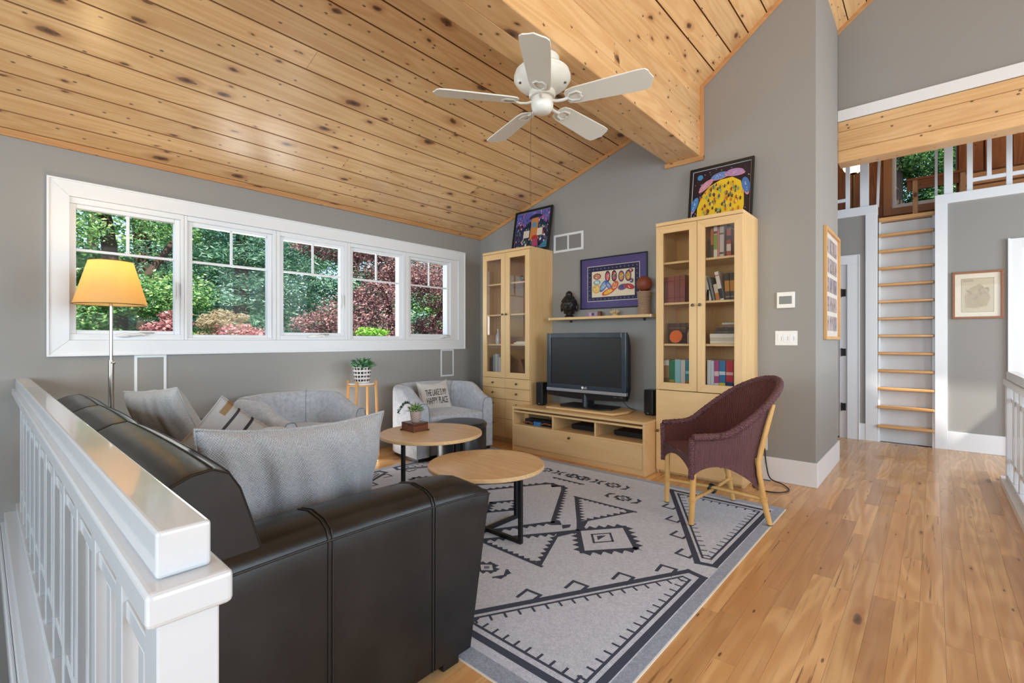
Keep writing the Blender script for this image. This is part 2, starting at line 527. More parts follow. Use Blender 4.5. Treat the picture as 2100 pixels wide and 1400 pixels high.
# ------------------------------------------------------------------ mesh builder
class MB:
    def __init__(s):
        s.v, s.f, s.mi, s.uv, s.col = [], [], [], [], []

    def add(s, verts, faces, mi=0, uv=None, col=None, M=None):
        b = len(s.v)
        for i, p in enumerate(verts):
            p = Vector(p)
            if M is not None:
                p = M @ p
            s.v.append(p)
            s.uv.append(uv[i] if uv else (0.0, 0.0))
            s.col.append(col if col is not None else (1, 1, 1, 1))
        for f in faces:
            s.f.append([b + k for k in f])
            s.mi.append(mi)
        return s

    def box(s, x0, x1, y0, y1, z0, z1, mi=0, M=None, col=None):
        v = [(x0, y0, z0), (x1, y0, z0), (x1, y1, z0), (x0, y1, z0), (x0, y0, z1), (x1, y0, z1), (x1, y1, z1), (x0, y1, z1)]
        f = [(0, 3, 2, 1), (4, 5, 6, 7), (0, 1, 5, 4), (1, 2, 6, 5), (2, 3, 7, 6), (3, 0, 4, 7)]
        return s.add(v, f, mi, None, col, M)

    def prism(s, pts, axis, a0, a1, mi=0, M=None, col=None):
        """polygon extruded along an axis; pts are the two other coordinates in x,y,z order"""
        n = len(pts)

        def p3(p, a):
            if axis == 'X':
                return (a, p[0], p[1])
            if axis == 'Y':
                return (p[0], a, p[1])
            return (p[0], p[1], a)
        v = [p3(p, a0) for p in pts] + [p3(p, a1) for p in pts]
        f = [tuple(range(n)), tuple(range(2 * n - 1, n - 1, -1))]
        for i in range(n):
            j = (i + 1) % n
            f.append((i, n + i, n + j, j))
        return s.add(v, f, mi, None, col, M)

    def tube(s, path, r, n=8, closed=False, mi=0, M=None, caps=True, flat=1.0):
        path = [Vector(p) for p in path]
        m = len(path)
        rr = r if isinstance(r, (list, tuple)) else [r] * m
        verts, uv = [], []
        up = None
        acc = 0.0
        for i, p in enumerate(path):
            if closed:
                t = path[(i + 1) % m] - path[i - 1]
            else:
                t = path[min(i + 1, m - 1)] - path[max(i - 1, 0)]
            if t.length < 1e-9:
                t = Vector((0, 0, 1))
            t.normalize()
            if up is None:
                up = Vector((0, 0, 1)) if abs(t.z) < 0.9 else Vector((1, 0, 0))
            a = t.cross(up)
            if a.length < 1e-6:
                a = t.orthogonal()
            a.normalize()
            b = a.cross(t)
            b.normalize()
            up = b
            if i:
                acc += (path[i] - path[i - 1]).length
            for k in range(n):
                g = 2 * PI * k / n
                verts.append(p + a * (math.cos(g) * rr[i]) + b * (math.sin(g) * rr[i] * flat))
                uv.append((acc, k / n * 2 * PI * rr[i]))
        faces = []
        last = m if closed else m - 1
        for i in range(last):
            i2 = (i + 1) % m
            for k in range(n):
                k2 = (k + 1) % n
                faces.append((i * n + k, i * n + k2, i2 * n + k2, i2 * n + k))
        if caps and not closed:
            faces.append(tuple(range(n - 1, -1, -1)))
            faces.append(tuple((m - 1) * n + k for k in range(n)))
        return s.add(verts, faces, mi, uv, None, M)

    def lathe(s, prof, n=24, mi=0, M=None, c=(0, 0, 0), caps=True):
        verts, faces, uv = [], [], []
        m = len(prof)
        for i, (r, z) in enumerate(prof):
            for k in range(n):
                g = 2 * PI * k / n
                verts.append((c[0] + r * math.cos(g), c[1] + r * math.sin(g), c[2] + z))
                uv.append((k / n, z))
        for i in range(m - 1):
            for k in range(n):
                k2 = (k + 1) % n
                faces.append((i * n + k, i * n + k2, (i + 1) * n + k2, (i + 1) * n + k))
        if caps:
            if prof[0][0] > 1e-6:
                faces.append(tuple(range(n - 1, -1, -1)))
            if prof[-1][0] > 1e-6:
                faces.append(tuple((m - 1) * n + k for k in range(n)))
        return s.add(verts, faces, mi, uv, None, M)

    def grid(s, fn, nu, nv, mi=0, M=None, closed_u=False, flip=False, uvf=None):
        verts, uv, faces = [], [], []
        for i in range(nu + (0 if closed_u else 1)):
            for j in range(nv + 1):
                a, b = i / nu, j / nv
                verts.append(fn(a, b))
                uv.append(uvf(a, b) if uvf else (a, b))
        w = nv + 1
        nn = nu if closed_u else nu + 1
        for i in range(nu):
            i2 = (i + 1) % nn
            for j in range(nv):
                q = (i * w + j, i2 * w + j, i2 * w + j + 1, i * w + j + 1)
                faces.append(q[::-1] if flip else q)
        return s.add(verts, faces, mi, uv, None, M)

    def sphere(s, c, r, nu=16, nv=10, mi=0, M=None):
        rx, ry, rz = r if isinstance(r, (list, tuple)) else (r, r, r)

        def fn(a, b):
            t, p = 2 * PI * a, PI * (b - 0.5)
            return (c[0] + rx * math.cos(p) * math.cos(t), c[1] + ry * math.cos(p) * math.sin(t), c[2] + rz * math.sin(p))
        return s.grid(fn, nu, nv, mi, M, closed_u=True)

    def mesh(s, name, smooth=None, weld=False):
        me = bpy.data.meshes.new(name)
        me.from_pydata([tuple(p) for p in s.v], [], s.f)
        me.polygons.foreach_set('material_index', s.mi)
        if any(u != (0.0, 0.0) for u in s.uv):
            l = me.uv_layers.new(name='UVMap')
            idx = np.zeros(len(me.loops), dtype=np.int32)
            me.loops.foreach_get('vertex_index', idx)
            l.data.foreach_set('uv', np.array(s.uv, dtype=np.float32)[idx].ravel())
        if any(c != (1, 1, 1, 1) for c in s.col):
            at = me.color_attributes.new('Col', 'FLOAT_COLOR', 'POINT')
            at.data.foreach_set('color', np.array(s.col, dtype=np.float32).ravel())
        if weld:
            import bmesh
            bm = bmesh.new()
            bm.from_mesh(me)
            bmesh.ops.remove_doubles(bm, verts=bm.verts, dist=1e-5)
            bmesh.ops.recalc_face_normals(bm, faces=bm.faces)
            bm.to_mesh(me)
            bm.free()
        if smooth is not None:
            me.polygons.foreach_set('use_smooth', [True] * len(me.polygons))
            me.set_sharp_from_angle(angle=math.radians(smooth))
        me.update()
        return me

    def build(s, name, mats, parent=None, smooth=None, bevel=0.0, seg=2, weld=False, loc=None, rot=None):
        me = s.mesh(name, smooth, weld)
        for m in (mats if isinstance(mats, (list, tuple)) else [mats]):
            me.materials.append(MATS[m])
        return put(name, me, parent, loc, rot, bevel, seg)


def put(name, me, parent=None, loc=None, rot=None, bevel=0.0, seg=2):
    o = bpy.data.objects.new(name, me)
    COL.objects.link(o)
    if parent is not None:
        o.parent = parent
    if loc is not None:
        o.location = loc
    if rot is not None:
        o.rotation_euler = rot
    if bevel:
        md = o.modifiers.new('bevel', 'BEVEL')
        md.width = bevel
        md.segments = seg
        md.limit_method = 'ANGLE'
        md.angle_limit = math.radians(40)
    return o


def tag(o, label, cat=None, group=None, kind=None):
    if label:
        o['label'] = label
    if cat:
        o['category'] = cat
    if group:
        o['group'] = group
    if kind:
        o['kind'] = kind
    return o


def thing(name, label, cat, loc=(0, 0, 0), rotz=0.0, group=None):
    o = bpy.data.objects.new(name, None)
    COL.objects.link(o)
    o.location = loc
    o.rotation_euler = (0, 0, rotz)
    o.empty_display_size = 0.1
    return tag(o, label, cat, group)


def struct(o, label=None, cat=None):
    o['kind'] = 'structure'
    if label:
        o['label'] = label
    if cat:
        o['category'] = cat
    return o


def bx(name, dims, mat, parent=None, bevel=0.0, loc=None, rot=None):
    return MB().box(*dims).build(name, mat, parent, bevel=bevel, loc=loc, rot=rot)


def curve_pts(pts, n=6):
    """Catmull-Rom points through pts"""
    P = [Vector(p) for p in pts]
    P = [P[0]] + P + [P[-1]]
    out = []
    for i in range(1, len(P) - 2):
        a, b, c, d = P[i - 1], P[i], P[i + 1], P[i + 2]
        for k in range(n):
            t = k / n
            out.append(0.5 * ((2 * b) + (c - a) * t + (2 * a - 5 * b + 4 * c - d) * t * t + (3 * b - a - 3 * c + d) * t ** 3))
    out.append(P[-2])
    return out


def paint_mesh(polys):
    """flat print: polygons (list of (x, z), rgb) drawn in order in the local XZ plane, each a hair prouder than the last"""
    b = MB()
    for i, (pts, rgb) in enumerate(polys):
        y = -0.00004 * (i + 1)
        b.add([(p[0], y, p[1]) for p in pts], [tuple(range(len(pts)))], 0, None, lin(rgb))
    return b


def ell(cx, cz, rx, rz, n=14, rot=0.0):
    out = []
    for k in range(n):
        g = 2 * PI * k / n
        x, z = rx * math.cos(g), rz * math.sin(g)
        out.append((cx + x * math.cos(rot) - z * math.sin(rot), cz + x * math.sin(rot) + z * math.cos(rot)))
    return out


def rect(x0, z0, x1, z1):
    return [(x0, z0), (x1, z0), (x1, z1), (x0, z1)]


def text_mesh(body, size, name='lettering', extrude=0.0):
    cu = bpy.data.curves.new(name, 'FONT')
    cu.body = body
    cu.size = size
    cu.align_x = 'CENTER'
    cu.align_y = 'CENTER'
    cu.extrude = extrude
    cu.resolution_u = 3
    o = bpy.data.objects.new(name + '_tmp', cu)
    COL.objects.link(o)
    dg = bpy.context.evaluated_depsgraph_get()
    me = bpy.data.meshes.new_from_object(o.evaluated_get(dg))
    bpy.data.objects.remove(o)
    bpy.data.curves.remove(cu)
    return me
# ================================================================== SETTING
XL, YT, XR, YW = -4.591, 4.511, -0.716, 7.06      # window wall, television wall, hall corner, ladder wall
LS, RS = 0.321, 0.763                              # roof pitches
ZL0 = 2.583


def zl(x):
    return ZL0 + LS * (x - XL)


def zr(x):
    return 3.582 + RS * (x + 1.64)


RIDGE = 1.0
ZRIDGE = zr(RIDGE)


def zfar(x):
    return ZRIDGE - 0.75 * (x - RIDGE)


# ---- floor: slab with plank children
b = MB()
b.box(-4.75, 4.1, 0.16, 10.2, -0.28, -0.0125)
b.box(-0.77, 4.1, -4.1, 0.16, -0.28, -0.0125)
floor = struct(b.build('floor', 'gap_dark'), 'honey coloured hardwood strip floor', 'floor')
PW = 0.0826
rng = random.Random(3)
planks = []
nrow = int((4.0 - XL) / PW)
for i in range(nrow):
    x0 = XL + i * PW
    x1 = x0 + PW
    ya = 0.165 if x1 < -0.74 else -4.0
    yb = YT if x1 < XR - 0.02 else YW + 0.02
    spans = [(ya, yb)]
    if x1 < XR - 0.02:
        spans.append((5.70, YW + 0.02))
    for ya, yb in spans:
        y = ya - rng.uniform(0, 0.8)
        while y < yb:
            L = rng.choice([0.55, 0.7, 0.85, 1.0, 1.2, 1.45])
            a, e = max(y, ya), min(y + L, yb)
            if e - a > 0.06:
                planks.append((x0, a, e))
            y += L
CTH, STH = 971 / math.hypot(971, 865), 865 / math.hypot(971, 865)


def plank_size(p):
    x, y = p[0] + PW / 2, (p[1] + p[2]) / 2
    if -3.8 < x < -0.84 and p[1] > 1.15 and p[2] < 3.82:
        return 0
    if x < -1.3 and p[2] < 1.25 and x > -3.8:
        return 0
    if x < -0.8 and p[1] > 4.6:
        return 0
    if x > 0.46 and p[2] < 5.6:
        return 0
    d = -STH * x + CTH * y
    if d < 0.4:
        return 0
    u = 971 * (CTH * x + STH * y) / d
    v = 971 * 1.2 / d
    if abs(u) > 1080 or v > 760:
        return 0
    return PW * (p[2] - p[1]) / d ** 3


planks.sort(key=plank_size, reverse=True)
unit = MB().box(0.0003, PW - 0.0003, 0.0004, 0.9996, -0.012, 0.0).mesh('plank')
unit.materials.append(MATS['floor_oak'])
rest = MB()
for k, (x, a, e) in enumerate(planks):
    if k < 295 and plank_size((x, a, e)) > 0:
        o = put('plank', unit, floor, (x, a, 0))
        o.scale = (1, e - a, 1)
    else:
        rest.box(x + 0.0003, x + PW - 0.0003, a + 0.0004, e - 0.0004, -0.012, 0.0)
o = rest.build('floor_planks', 'floor_oak', floor)
o['kind'] = 'stuff'

# ---- ceiling: backing with board children
b = MB()
t = 0.02
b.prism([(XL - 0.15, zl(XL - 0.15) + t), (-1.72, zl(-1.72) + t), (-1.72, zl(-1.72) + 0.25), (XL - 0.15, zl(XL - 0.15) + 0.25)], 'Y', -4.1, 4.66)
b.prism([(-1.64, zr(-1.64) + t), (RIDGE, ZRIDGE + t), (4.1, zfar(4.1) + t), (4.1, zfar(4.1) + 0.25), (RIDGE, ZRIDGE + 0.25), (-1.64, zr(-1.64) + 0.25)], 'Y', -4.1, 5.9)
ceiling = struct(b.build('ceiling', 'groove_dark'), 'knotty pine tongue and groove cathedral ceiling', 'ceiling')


def board_mesh(w, name='ceiling_board'):
    c, th, g_ = 0.0055, 0.018, 0.0028
    pts = [(g_, 0.004), (c, 0.0), (w - c, 0.0), (w - g_, 0.004), (w - g_, th), (g_, th)]
    b = MB().prism(pts, 'Y', 0.0, 1.0)
    for k in (2, 4, 5, 7):                         # tongue and groove edges: stain plus groove shadow put into the colour
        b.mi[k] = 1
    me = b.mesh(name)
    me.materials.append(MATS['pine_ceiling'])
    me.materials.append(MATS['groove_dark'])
    return me


def boards(x0, x1, dx, zf, slope, ya, yb, seed):
    w = dx * math.sqrt(1 + slope * slope)
    me = board_mesh(w)
    r = random.Random(seed)
    x = x0
    while x < x1 - 0.02:
        cut = r.uniform(ya + 0.4, yb - 0.3)
        for a, e in ((ya, cut - 0.001), (cut + 0.001, yb)):
            o = put('ceiling_board', me, ceiling, (x, a, zf(x)), (0, -math.atan(slope), 0))
            o.scale = (1, e - a, 1)
        x += dx


boards(-4.728, -1.94, 0.172, zl, LS, -4.0, YT, 5)
boards(-1.66, RIDGE - 0.02, 0.147, zr, RS, -4.0, 5.7, 8)
# far pitch of the roof beyond the ridge: wide boards as well
me = board_mesh(0.183 * 1.0)
x = RIDGE
while x < 3.95:
    o = put('ceiling_board', me, ceiling, (x, -4.0, zfar(x)), (0, math.atan(0.75), 0))
    o.scale = (1, 9.7, 1)
    x += 0.183 / math.sqrt(1 + 0.75 ** 2)

# ---- box beam clad in pine
ZB, XB0, XB1 = 2.93, -1.955, -1.64
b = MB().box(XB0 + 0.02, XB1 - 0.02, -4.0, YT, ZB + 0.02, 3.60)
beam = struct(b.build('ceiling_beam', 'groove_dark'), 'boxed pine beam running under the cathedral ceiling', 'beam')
n = 2
for k in range(n):
    w = (XB1 - XB0) / n
    xa = XB0 + k * w
    MB().prism([(xa + 0.0005, ZB + 0.004), (xa + 0.004, ZB), (xa + w - 0.004, ZB), (xa + w - 0.0005, ZB + 0.004), (xa + w - 0.0005, ZB + 0.02), (xa + 0.0005, ZB + 0.02)], 'Y', -4.0, YT - 0.001).build('beam_board', 'pine_ceiling', beam)
zs = [ZB, 3.105, 3.27, 3.43, 3.60]
for k in range(4):
    za, zb_ = zs[k], zs[k + 1]
    cut = [0.7, 2.9, 1.6, 3.4][k]
    for a, e in ((-4.0, cut - 0.0008), (cut + 0.0008, YT - 0.001)):
        MB().prism([(XB1 - 0.02, za + 0.0008), (XB1 - 0.004, za + 0.0008), (XB1, za + 0.003), (XB1, zb_ - 0.003), (XB1 - 0.004, zb_ - 0.0008), (XB1 - 0.02, zb_ - 0.0008)], 'Y', a, e).build('beam_board', 'pine_ceiling', beam)
for k in range(3):
    za, zb_ = ZB + 0.021 + 0.16 * k, ZB + 0.021 + 0.16 * (k + 1)
    MB().box(XB0, XB0 + 0.02, -4.0, YT - 0.001, za, zb_ - 0.001).build('beam_board', 'pine_ceiling', beam)

# ---- wall_left with the window opening
WO = (0.42, 4.095, 1.20, 2.222)                    # opening y0 y1 z0 z1
b = MB()
b.box(XL - 0.16, XL, -4.1, WO[0], -2.9, zl(XL) + 0.02)
b.box(XL - 0.16, XL, WO[1], YT + 0.15, -2.9, zl(XL) + 0.02)
b.box(XL - 0.16, XL, WO[0], WO[1], -2.9, WO[2])
b.box(XL - 0.16, XL, WO[0], WO[1], WO[3], zl(XL) + 0.02)
struct(b.build('wall_left', 'wall_paint'), 'grey painted wall with a row of five windows', 'wall')

# ---- television wall following the roof line
e = 0.012
pts = [(XL - 0.16, -0.3), (-0.9, -0.3), (-0.9, zr(-0.9) + e), (-1.64, zr(-1.64) + e), (-1.64, zl(-1.64) + e), (XL - 0.16, zl(XL - 0.16) + e)]
b = MB()
b.prism(pts, 'Y', YT, YT + 0.15)
struct(b.build('wall_back', 'wall_paint'), 'grey gable wall behind the television and cabinets', 'wall')
b = MB()
b.prism([(-0.9, -0.3), (XR, -0.3), (XR, zr(XR) + e), (-0.9, zr(-0.9) + e)], 'Y', YT, 5.69)
struct(b.build('wall_hall', 'wall_paint'), 'grey wall end turning into the hallway', 'wall')

# ---- rake trims on the gable wall, ceiling trim on the window wall
def strip(p, q, w, y0, y1):
    """sloped strip lying under the line p-q (XZ)"""
    return MB().prism([p, q, (q[0], q[1] - w), (p[0], p[1] - w)], 'Y', y0, y1)


strip((XL, zl(XL)), (XB0, zl(XB0)), 0.042, YT - 0.016, YT).build('trim_1', 'pine_trim_x', bevel=0.002)
strip((XB1 - 0.0, zr(XB1)), (XR, zr(XR)), 0.045, YT - 0.016, YT).build('trim_2', 'pine_trim_x', bevel=0.002)
b = MB()
b.box(XB1 - 0.01, XB1 + 0.034, YT - 0.018, YT, ZB - 0.03, zr(XB1) + 0.0)
b.build('trim_3', 'pine_trim_z', bevel=0.002)
b = MB()
b.box(XB0 - 0.03, XB1 + 0.034, YT - 0.022, YT, ZB - 0.045, ZB)
b.build('trim_4', 'pine_trim_x', bevel=0.002)
b = MB()
b.prism([(XL, zl(XL) - 0.032), (XL + 0.016, zl(XL) - 0.032), (XL + 0.016, zl(XL + 0.016)), (XL, zl(XL))], 'Y', -4.0, YT - 0.017)
b.build('trim_5', 'pine_trim_y', bevel=0.002)
# cove of the right-hand roof where it meets the hall header
strip((XR, zr(XR)), (RIDGE, ZRIDGE), 0.045, 5.684, 5.70).build('trim_6', 'pine_trim_x', bevel=0.002)

# ---- header over the hallway: grey wall, white trim, pine boards
YH = 5.70
b = MB()
b.prism([(XR, 3.40), (4.1, 3.40), (4.1, max(3.45, zfar(4.1))), (RIDGE, ZRIDGE), (XR, zr(XR))], 'Y', YH, YH + 0.2)
struct(b.build('wall_header', 'wall_paint'), 'grey wall above the pine header of the hallway', 'wall')
bx('trim_7', (XR + 0.001, 4.0, YH - 0.022, YH, 3.372, 3.478), 'white_paint', bevel=0.003)
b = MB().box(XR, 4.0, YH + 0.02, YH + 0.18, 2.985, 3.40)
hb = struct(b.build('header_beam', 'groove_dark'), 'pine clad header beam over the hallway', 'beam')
zs = [2.966, 3.085, 3.27, 3.372]
for k in range(3):
    za, zb_ = zs[k], zs[k + 1]
    MB().prism([(YH + 0.02, za + 0.0012), (YH + 0.005, za + 0.0012), (YH, za + 0.004), (YH, zb_ - 0.004), (YH + 0.005, zb_ - 0.0012), (YH + 0.02, zb_ - 0.0012)], 'X', XR + 0.001, 4.0).build('beam_board', 'pine_beam_x', hb)
bx('beam_board', (XR + 0.001, 4.0, YH + 0.021, YH + 0.2, 2.966, 2.984), 'pine_beam_x', hb)

# ---- baseboards
def baseboard(name, dims, mat='white_paint'):
    o = bx(name, dims, mat, bevel=0.004)
    return struct(o)


baseboard('baseboard_back', (-1.14, XR + 0.016, YT - 0.016, YT, 0.0, 0.2))
baseboard('baseboard_hall', (XR, XR + 0.016, YT, 5.705, 0.0, 0.2))
baseboard('baseboard_left', (XL, XL + 0.016, 0.30, YT, 0.0, 0.10), 'wall_paint')
baseboard('baseboard_corner', (-0.9, XR + 0.016, 5.69, 5.706, 0.0, 0.2))
# the corner baseboard behind the chairs
baseboard('baseboard_rear', (XL + 0.016, -4.13, YT - 0.016, YT, 0.0, 0.10), 'wall_paint')

# ---- glazed walls behind and beside the viewer
def glazed(name, axis, pos, th, lo, hi, ztop, openings, zs_):
    b = MB()
    z0, z1 = zs_
    cur = lo

    def seg(a, c, za, zb2):
        if axis == 'Y':
            b.box(a, c, pos - th, pos, za, zb2)
        else:
            b.box(pos, pos + th, a, c, za, zb2)
    for a, c in openings:
        seg(cur, a, -2.9, ztop)
        seg(a, c, -2.9, z0)
        seg(a, c, z1, ztop)
        cur = c
    seg(cur, hi, -2.9, ztop)
    return struct(b.build(name, 'wall_paint'))


OPF = [(-3.2, -0.8), (-0.3, 2.1), (2.5, 3.7)]
OPR = [(-0.1, 2.5), (3.9, 6.1)]
glazed('wall_front', 'Y', -4.0, 0.15, -4.75, 4.15, 5.8, OPF, (0.8, 2.7))
glazed('wall_right', 'X', 4.0, 0.15, -4.15, 10.2, 5.0, OPR, (0.8, 3.0))
wn_ = 6
for a, c in OPF:
    r = MB()
    r.box(a, c, -4.10, -4.04, 0.8, 0.86).box(a, c, -4.10, -4.04, 2.64, 2.7)
    for xx in (a, (a + c) / 2 - 0.03, c - 0.06):
        r.box(xx, xx + 0.06, -4.10, -4.04, 0.86, 2.64)
    struct(r.build('window_%d' % wn_, 'window_brown'))
    wn_ += 1
for a, c in OPR:
    r = MB()
    r.box(4.04, 4.10, a, c, 0.8, 0.86).box(4.04, 4.10, a, c, 2.94, 3.0)
    for yy in (a, (a + c) / 2 - 0.03, c - 0.06):
        r.box(4.04, 4.10, yy, yy + 0.06, 0.86, 2.94)
    struct(r.build('window_%d' % wn_, 'window_brown'))
    wn_ += 1

# ---- stairwell below the balustrade
b = MB()
b.box(XL, -0.77, 0.16, 0.30, -2.8, -0.29)
b.box(-0.77, -0.62, -4.0, 0.30, -2.8, -0.29)
struct(b.build('wall_stairwell', 'wall_paint'))
bx('floor_lower', (XL, -0.6, -4.0, 0.3, -2.9, -2.8), 'lower_floor')['kind'] = 'structure'

# ================================================================== WINDOWS in the left wall
c = struct(MB().box(XL, XL + 0.001, 0, 0.001, 0, 0.001).build('trim_8', 'white_paint'))
bpy.data.objects.remove(c)
b = MB()
y0, y1, z0, z1 = 0.315, 4.20, 1.095, 2.327
i0, i1, j0, j1 = WO
b.prism([(y0, z0), (y1, z0), (i1, j0), (i0, j0)], 'X', XL, XL + 0.020)
b.prism([(y1, z0), (y1, z1), (i1, j1), (i1, j0)], 'X', XL, XL + 0.020)
b.prism([(y1, z1), (y0, z1), (i0, j1), (i1, j1)], 'X', XL, XL + 0.020)
b.prism([(y0, z1), (y0, z0), (i0, j0), (i0, j1)], 'X', XL, XL + 0.020)
struct(b.build('trim_8', 'white_paint', bevel=0.003), 'wide white casing around the row of five windows', 'window casing')
b = MB()                                           # raised outer bead
for d in ((y0 - 0.012, y1 + 0.012, z1 - 0.002, z1 + 0.012), (y0 - 0.012, y1 + 0.012, z0 - 0.012, z0 + 0.002), (y0 - 0.012, y0 + 0.002, z0, z1), (y1 - 0.002, y1 + 0.012, z0, z1)):
    b.box(XL, XL + 0.028, *d)
struct(b.build('trim_9', 'white_paint', bevel=0.003))

GL = [(0.458, 1.049), (1.174, 1.768), (1.914, 2.491), (2.633, 3.212), (3.38, 3.935)]
edges = [WO[0]] + [(GL[k][1] + GL[k + 1][0]) / 2 for k in range(4)] + [WO[1]]
for k, (ga, gb) in enumerate(GL):
    cas = k in (0, 2, 4)
    zb0, zt0 = (1.272, 2.150) if cas else (1.245, 2.152)
    ea, eb = edges[k] + 0.001, edges[k + 1] - 0.001
    root = bpy.data.objects.new('window_%d' % (k + 1), None)
    COL.objects.link(root)
    root.location = (XL, (ga + gb) / 2, 1.2)
    ordn = ['beside the floor lamp', 'second from the floor lamp', 'in the middle of the row', 'second from the corner cabinet', 'nearest the corner cabinet'][k]
    struct(root, 'white %s window %s' % ('casement' if cas else 'fixed', ordn), 'window')
    oy, oz = (ga + gb) / 2, 1.2
    X = lambda v: v - XL
    f = MB()                                       # fixed jamb lining
    f.box(X(XL - 0.15), X(XL + 0.004), ea - oy, ga - 0.040 - oy, WO[2] + 0.001 - oz, WO[3] - 0.001 - oz)
    f.box(X(XL - 0.15), X(XL + 0.004), gb + 0.040 - oy, eb - oy, WO[2] + 0.001 - oz, WO[3] - 0.001 - oz)
    f.box(X(XL - 0.15), X(XL + 0.004), ga - 0.040 - oy, gb + 0.040 - oy, WO[2] + 0.001 - oz, zb0 - 0.028 - oz)
    f.box(X(XL - 0.15), X(XL + 0.004), ga - 0.040 - oy, gb + 0.040 - oy, zt0 + 0.030 - oz, WO[3] - 0.001 - oz)
    f.build('window_frame', 'white_paint', root, bevel=0.003)
    s_ = MB()                                      # sash
    s_.box(-0.075, -0.018, ga - 0.040 - oy, ga - oy, zb0 - 0.028 - oz, zt0 + 0.03 - oz)
    s_.box(-0.075, -0.018, gb - oy, gb + 0.040 - oy, zb0 - 0.028 - oz, zt0 + 0.03 - oz)
    s_.box(-0.075, -0.018, ga - oy, gb - oy, zb0 - 0.028 - oz, zb0 - oz)
    s_.box(-0.075, -0.018, ga - oy, gb - oy, zt0 - oz, zt0 + 0.03 - oz)
    sash = s_.build('sash', 'white_paint', root, bevel=0.004)
    MB().box(-0.052, -0.047, ga - 0.004 - oy, gb + 0.004 - oy, zb0 - 0.004 - oz, zt0 + 0.004 - oz).build('pane', 'window_glass', root)
    zm, ym = 1.852 - oz, (ga + gb) / 2 - oy
    MB().box(-0.045, -0.026, ga - oy, gb - oy, zm - 0.010, zm + 0.010).build('muntin', 'white_paint', root, bevel=0.003)
    MB().box(-0.045, -0.026, ym - 0.010, ym + 0.010, zm + 0.010, zt0 - oz).build('muntin', 'white_paint', root, bevel=0.003)
    if cas:
        cr = MB()                                  # folding crank handle on the sill
        yc = -0.03 if k != 4 else 0.17
        cr.sphere((0.014, yc, 0.034), (0.018, 0.050, 0.016), 12, 8)
        cr.tube([(0.012, yc - 0.03, 0.034), (0.026, yc + 0.0, 0.048), (0.026, yc + 0.05, 0.038), (0.022, yc + 0.10, 0.046), (0.022, yc + 0.125, 0.04)], 0.011, 8)
        cr.build('crank_handle', 'white_plastic', root, smooth=60)
        MB().box(-0.017, -0.009, yc + 0.10, yc + 0.19, 0.052, 0.060).build('latch_plate', 'pewter', root)
        if k != 4:
            lk = MB().box(-0.017, -0.004, gb + 0.008 - oy, gb + 0.026 - oy, 0.36, 0.46)
            lk.tube([(0.0, gb + 0.017 - oy, 0.47), (0.012, gb + 0.017 - oy, 0.42), (0.012, gb + 0.017 - oy, 0.33)], 0.006, 6)
            lk.build('lock_lever', 'white_plastic', root)

# flush panels with white borders below the casing
for nm, ya, yb, za, lab in (('wall_panel', 0.786, 0.990, 0.60, 'grey flush wall panel with white border behind the sofa'), ('wall_panel', 3.815, 4.027, 0.744, 'grey flush wall panel with white border near the corner cabinet')):
    r = thing(nm, lab, 'wall panel', (XL, ya, za), 0)
    w, h = yb - ya, 1.083 - za
    f = MB()
    f.box(0, 0.006, 0, 0.018, 0, h).box(0, 0.006, w - 0.018, w, 0, h).box(0, 0.006, 0.018, w - 0.018, 0, 0.018).box(0, 0.006, 0.018, w - 0.018, h - 0.018, h)
    f.build('border', 'white_paint', r)
    MB().box(0, 0.003, 0.018, w - 0.018, 0.018, h - 0.018).build('panel', 'wall_paint', r)

# ================================================================== LADDER WALL AND LOFT
b = MB()
b.box(-0.676, -0.5, YW, YW + 0.12, 0.0, 2.70)            # behind the door-side strip and post
b.box(-1.70, -0.676, YW, YW + 0.12, 2.16, 2.70)
b.box(-3.0, -1.70, YW, YW + 0.12, 0.0, 2.70)
b.box(0.008, 0.60, YW, YW + 0.12, 0.0, 2.70)
b.box(0.60, 1.5, YW, YW + 0.12, 2.20, 2.70)
b.box(1.5, 4.0, YW, YW + 0.12, 0.0, 2.70)
struct(b.build('wall_ladder', 'wall_paint'), 'grey hallway wall beside the ladder stair', 'wall')
# white posts and cap boards, as panelled trim
bx('trim_10', (-0.612, -0.497, YW - 0.02, YW, 0.0, 2.70), 'white_paint', bevel=0.003)
bx('trim_11', (0.008, 0.112, YW - 0.02, YW, 0.0, 2.70), 'white_paint', bevel=0.003)
bx('trim_12', (-3.0, -0.497, YW - 0.024, YW + 0.10, 2.695, 2.80), 'white_paint', bevel=0.004)
bx('trim_13', (0.008, 4.0, YW - 0.024, YW + 0.10, 2.695, 2.80), 'white_paint', bevel=0.004)
bx('trim_14', (-0.685, -0.612, YW - 0.016, YW, 0.0, 0.2), 'white_paint', bevel=0.003)
baseboard('baseboard_ladder', (0.112, 0.575, YW - 0.016, YW, 0.0, 0.2))

